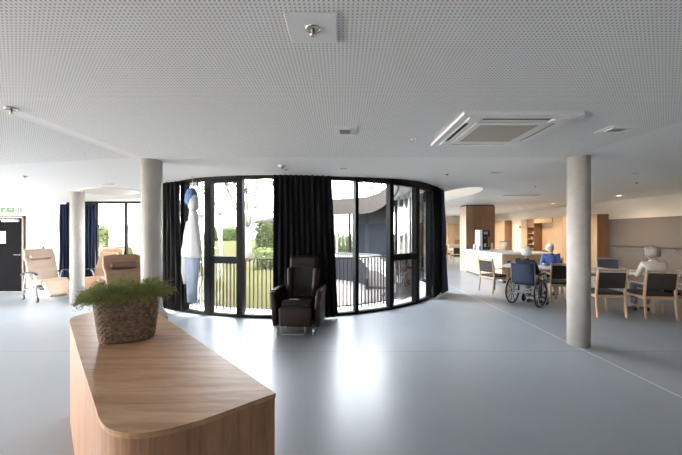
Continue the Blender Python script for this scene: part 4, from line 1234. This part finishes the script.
def person(label, loc, rz, shirt, trousers, hair, hairstyle, head_turn=0.0, lean=.0, arms='table', coat_h=1.0, seat_z=.50):
    hip = V((0, -.05, seat_z+.10)); chest = V((0, -.05+.10*lean, seat_z+.40)); neck = V((0, .0+.22*lean, seat_z+.555)); 
    sh = {s_: V((s_*.160, -.01+.17*lean, seat_z+.50)) for s_ in (-1, 1)}
    el = {s_: V((s_*.205, .09, seat_z+.245)) for s_ in (-1, 1)}
    wr = {s_: V((s_*.15, .31, seat_z+.285)) for s_ in (-1, 1)}
    if arms == 'lap':
        wr = {s_: V((s_*.10, .24, seat_z+.20)) for s_ in (-1, 1)}
    kn = {s_: V((s_*.12, .40, seat_z+.05)) for s_ in (-1, 1)}
    an = {s_: V((s_*.11, .40, .10)) for s_ in (-1, 1)}
    headc = neck+V((0, .045+.05*lean, .145))
    ch = [[(hip, .125), ((hip+chest)/2, .115), (chest, .105), (neck+V((0, -.005, -.05)), .060), (neck, .052), (neck+V((0, .015, .06)), .050)]]
    for s_ in (-1, 1):
        ch.append([(chest, .105), (sh[s_], .050), ((sh[s_]+el[s_])/2, .045), (el[s_], .036), ((el[s_]+wr[s_])/2, .034), (wr[s_], .024)])
        ch.append([(hip, .125), (hip+V((s_*.10, .04, -.02)), .088), (kn[s_]*.5+hip*.5+V((s_*.05, 0, 0)), .078), (kn[s_], .056), ((kn[s_]+an[s_])/2, .048), (an[s_], .034)])
        hand(ch, wr[s_], (wr[s_]-el[s_]).normalized()+V((-s_*.15, .3, 0)), (0, 0, 1), 0, s_)
    body = skin_mesh(ch, 2)
    # head: shaped sphere with face
    mb = MB(); mb.bm.free(); mb.bm = body; mb.mi = 0
    R = Euler((-.10*lean, 0, head_turn)).to_matrix()
    nv0 = set(mb.bm.verts)
    q = bmesh.ops.create_uvsphere(mb.bm, u_segments=28, v_segments=20, radius=1.0)
    for v in q['verts']:
        c = v.co.copy(); x, y, z = c.x*.076, c.y*.095, c.z*.118
        if z < 0:
            k = -z/.118; x *= 1-.30*k*k; y = y*(1-.22*k) + .012*k
        if y > .04:
            y += .022*math.exp(-((x/.013)**2+((z+.010)/.026)**2))     # nose
            y -= .010*math.exp(-(((abs(x)-.030)/.017)**2+((z-.012)/.014)**2))  # eye sockets
            y += .006*math.exp(-((x/.024)**2+((z+.052)/.009)**2))     # mouth
            y += .008*math.exp(-((x/.022)**2+((z+.092)/.018)**2))     # chin
        v.co = headc + R @ V((x, y, z))
    for f in set(f for v in q['verts'] for f in v.link_faces): f.smooth = True
    for s_ in (-1, 1):
        mb.mi = 0; mb.ball(headc+R @ V((s_*.076, -.005, -.005)), .030, 10, (.35, .7, 1.05))
        mb.mi = 2; mb.ball(headc+R @ V((s_*.030, .079, .012)), .012, 10)
        mb.mi = 3; mb.ball(headc+R @ V((s_*.030, .089, .012)), .0045, 8)
    mb.mi = 1; mb.ball(headc+R @ V((0, .090, -.051)), .021, 12, (1, .45, .32))
    o = mb.build('person', ['skin', 'lips', 'eye', 'pupil'], loc=loc, rz=rz)
    tag(o, label, 'person')
    # hair
    mh = MB()
    q = bmesh.ops.create_uvsphere(mh.bm, u_segments=40, v_segments=28, radius=1.0)
    rn = random.Random(len(label))
    big = 1.10 if hairstyle == 'short' else 1.40
    for v in q['verts']:
        c = v.co.copy(); lump = 1+.05*math.sin(c.x*17+c.z*9)*math.sin(c.y*15+c.z*13)+.03*math.sin(c.z*31+c.x*23)
        r = V((c.x*.088*big, c.y*.104*big, c.z*.122*(1+(big-1)*.6)))*lump + V((0, -.012, .012))
        if c.y > .25 and c.z < .45:   # open face
            r = V((c.x*.070, c.y*.080, c.z*.10)) + V((0, -.012, .0))
        if c.z < -.55: r.z *= .62; 
        v.co = headc + R @ r
    for f in mh.bm.faces: f.smooth = True
    mh.build('hair', hair, o)
    # shirt: thicker torso and sleeves
    ch = [[(hip+V((0, 0, -.01)), .150), ((hip+chest)/2, .140), (chest, .148), (neck+V((0, -.012, -.06)), .118), (neck+V((0, -.008, -.005)), .078), (neck+V((0, -.002, .03)), .066)]]
    for s_ in (-1, 1):
        ch.append([(chest, .148), (sh[s_], .072), ((sh[s_]+el[s_])/2, .060), (el[s_], .050), ((el[s_]*.35+wr[s_]*.65), .045), (wr[s_]*.92+el[s_]*.08, .036)])
    m2 = MB(); m2.bm.free(); m2.bm = skin_mesh(ch, 2); m2.build('shirt', shirt, o)
    ch = [[(hip+V((0, 0, -.02)), .140), (hip+V((0, 0, .04)), .135)]]
    for s_ in (-1, 1):
        ch.append([(hip+V((0, 0, -.02)), .140), (hip+V((s_*.10, .04, -.025)), .100), (kn[s_]*.5+hip*.5+V((s_*.05, 0, 0)), .090), (kn[s_], .070), ((kn[s_]+an[s_])/2, .062), (an[s_]+V((0, 0, .02)), .055)])
    m2 = MB(); m2.bm.free(); m2.bm = skin_mesh(ch, 2); m2.build('trousers', trousers, o)
    for s_ in (-1, 1):
        m2 = MB(); m2.loft([[(an[s_].x+w*math.cos(a), y, max(0.003, h*(1+math.sin(a))*.5)) for a in [2*PI*q_/14 for q_ in range(14)]]
                            for y, w, h in ((.335, .022, .05), (.355, .036, .085), (.42, .040, .085), (.50, .046, .06), (.57, .040, .045), (.60, .020, .03))])
        m2.build('shoe', 'shoe', o)
    return o
def at(x, y, z=0): return (x, y, z)
person('person in the wheelchair seen from behind, navy cardigan and white hair', at(4.15, 7.29), rad(-53), 'navycoat', 'greytrs', 'hairw', 'short', head_turn=-.15, lean=.0, seat_z=.475)
person('person in a blue checked shirt facing across the white table', at(5.77, 8.94), rad(180-37), 'plaid', 'lighttrs', 'hairw', 'short', head_turn=.5, lean=.45, seat_z=.50)
person('person in light beige knitwear with curly grey hair, seated from behind', at(6.17, 6.42), rad(-14), 'beigeknit', 'greytrs', 'hairg', 'big', head_turn=.25, lean=.1, seat_z=.51)
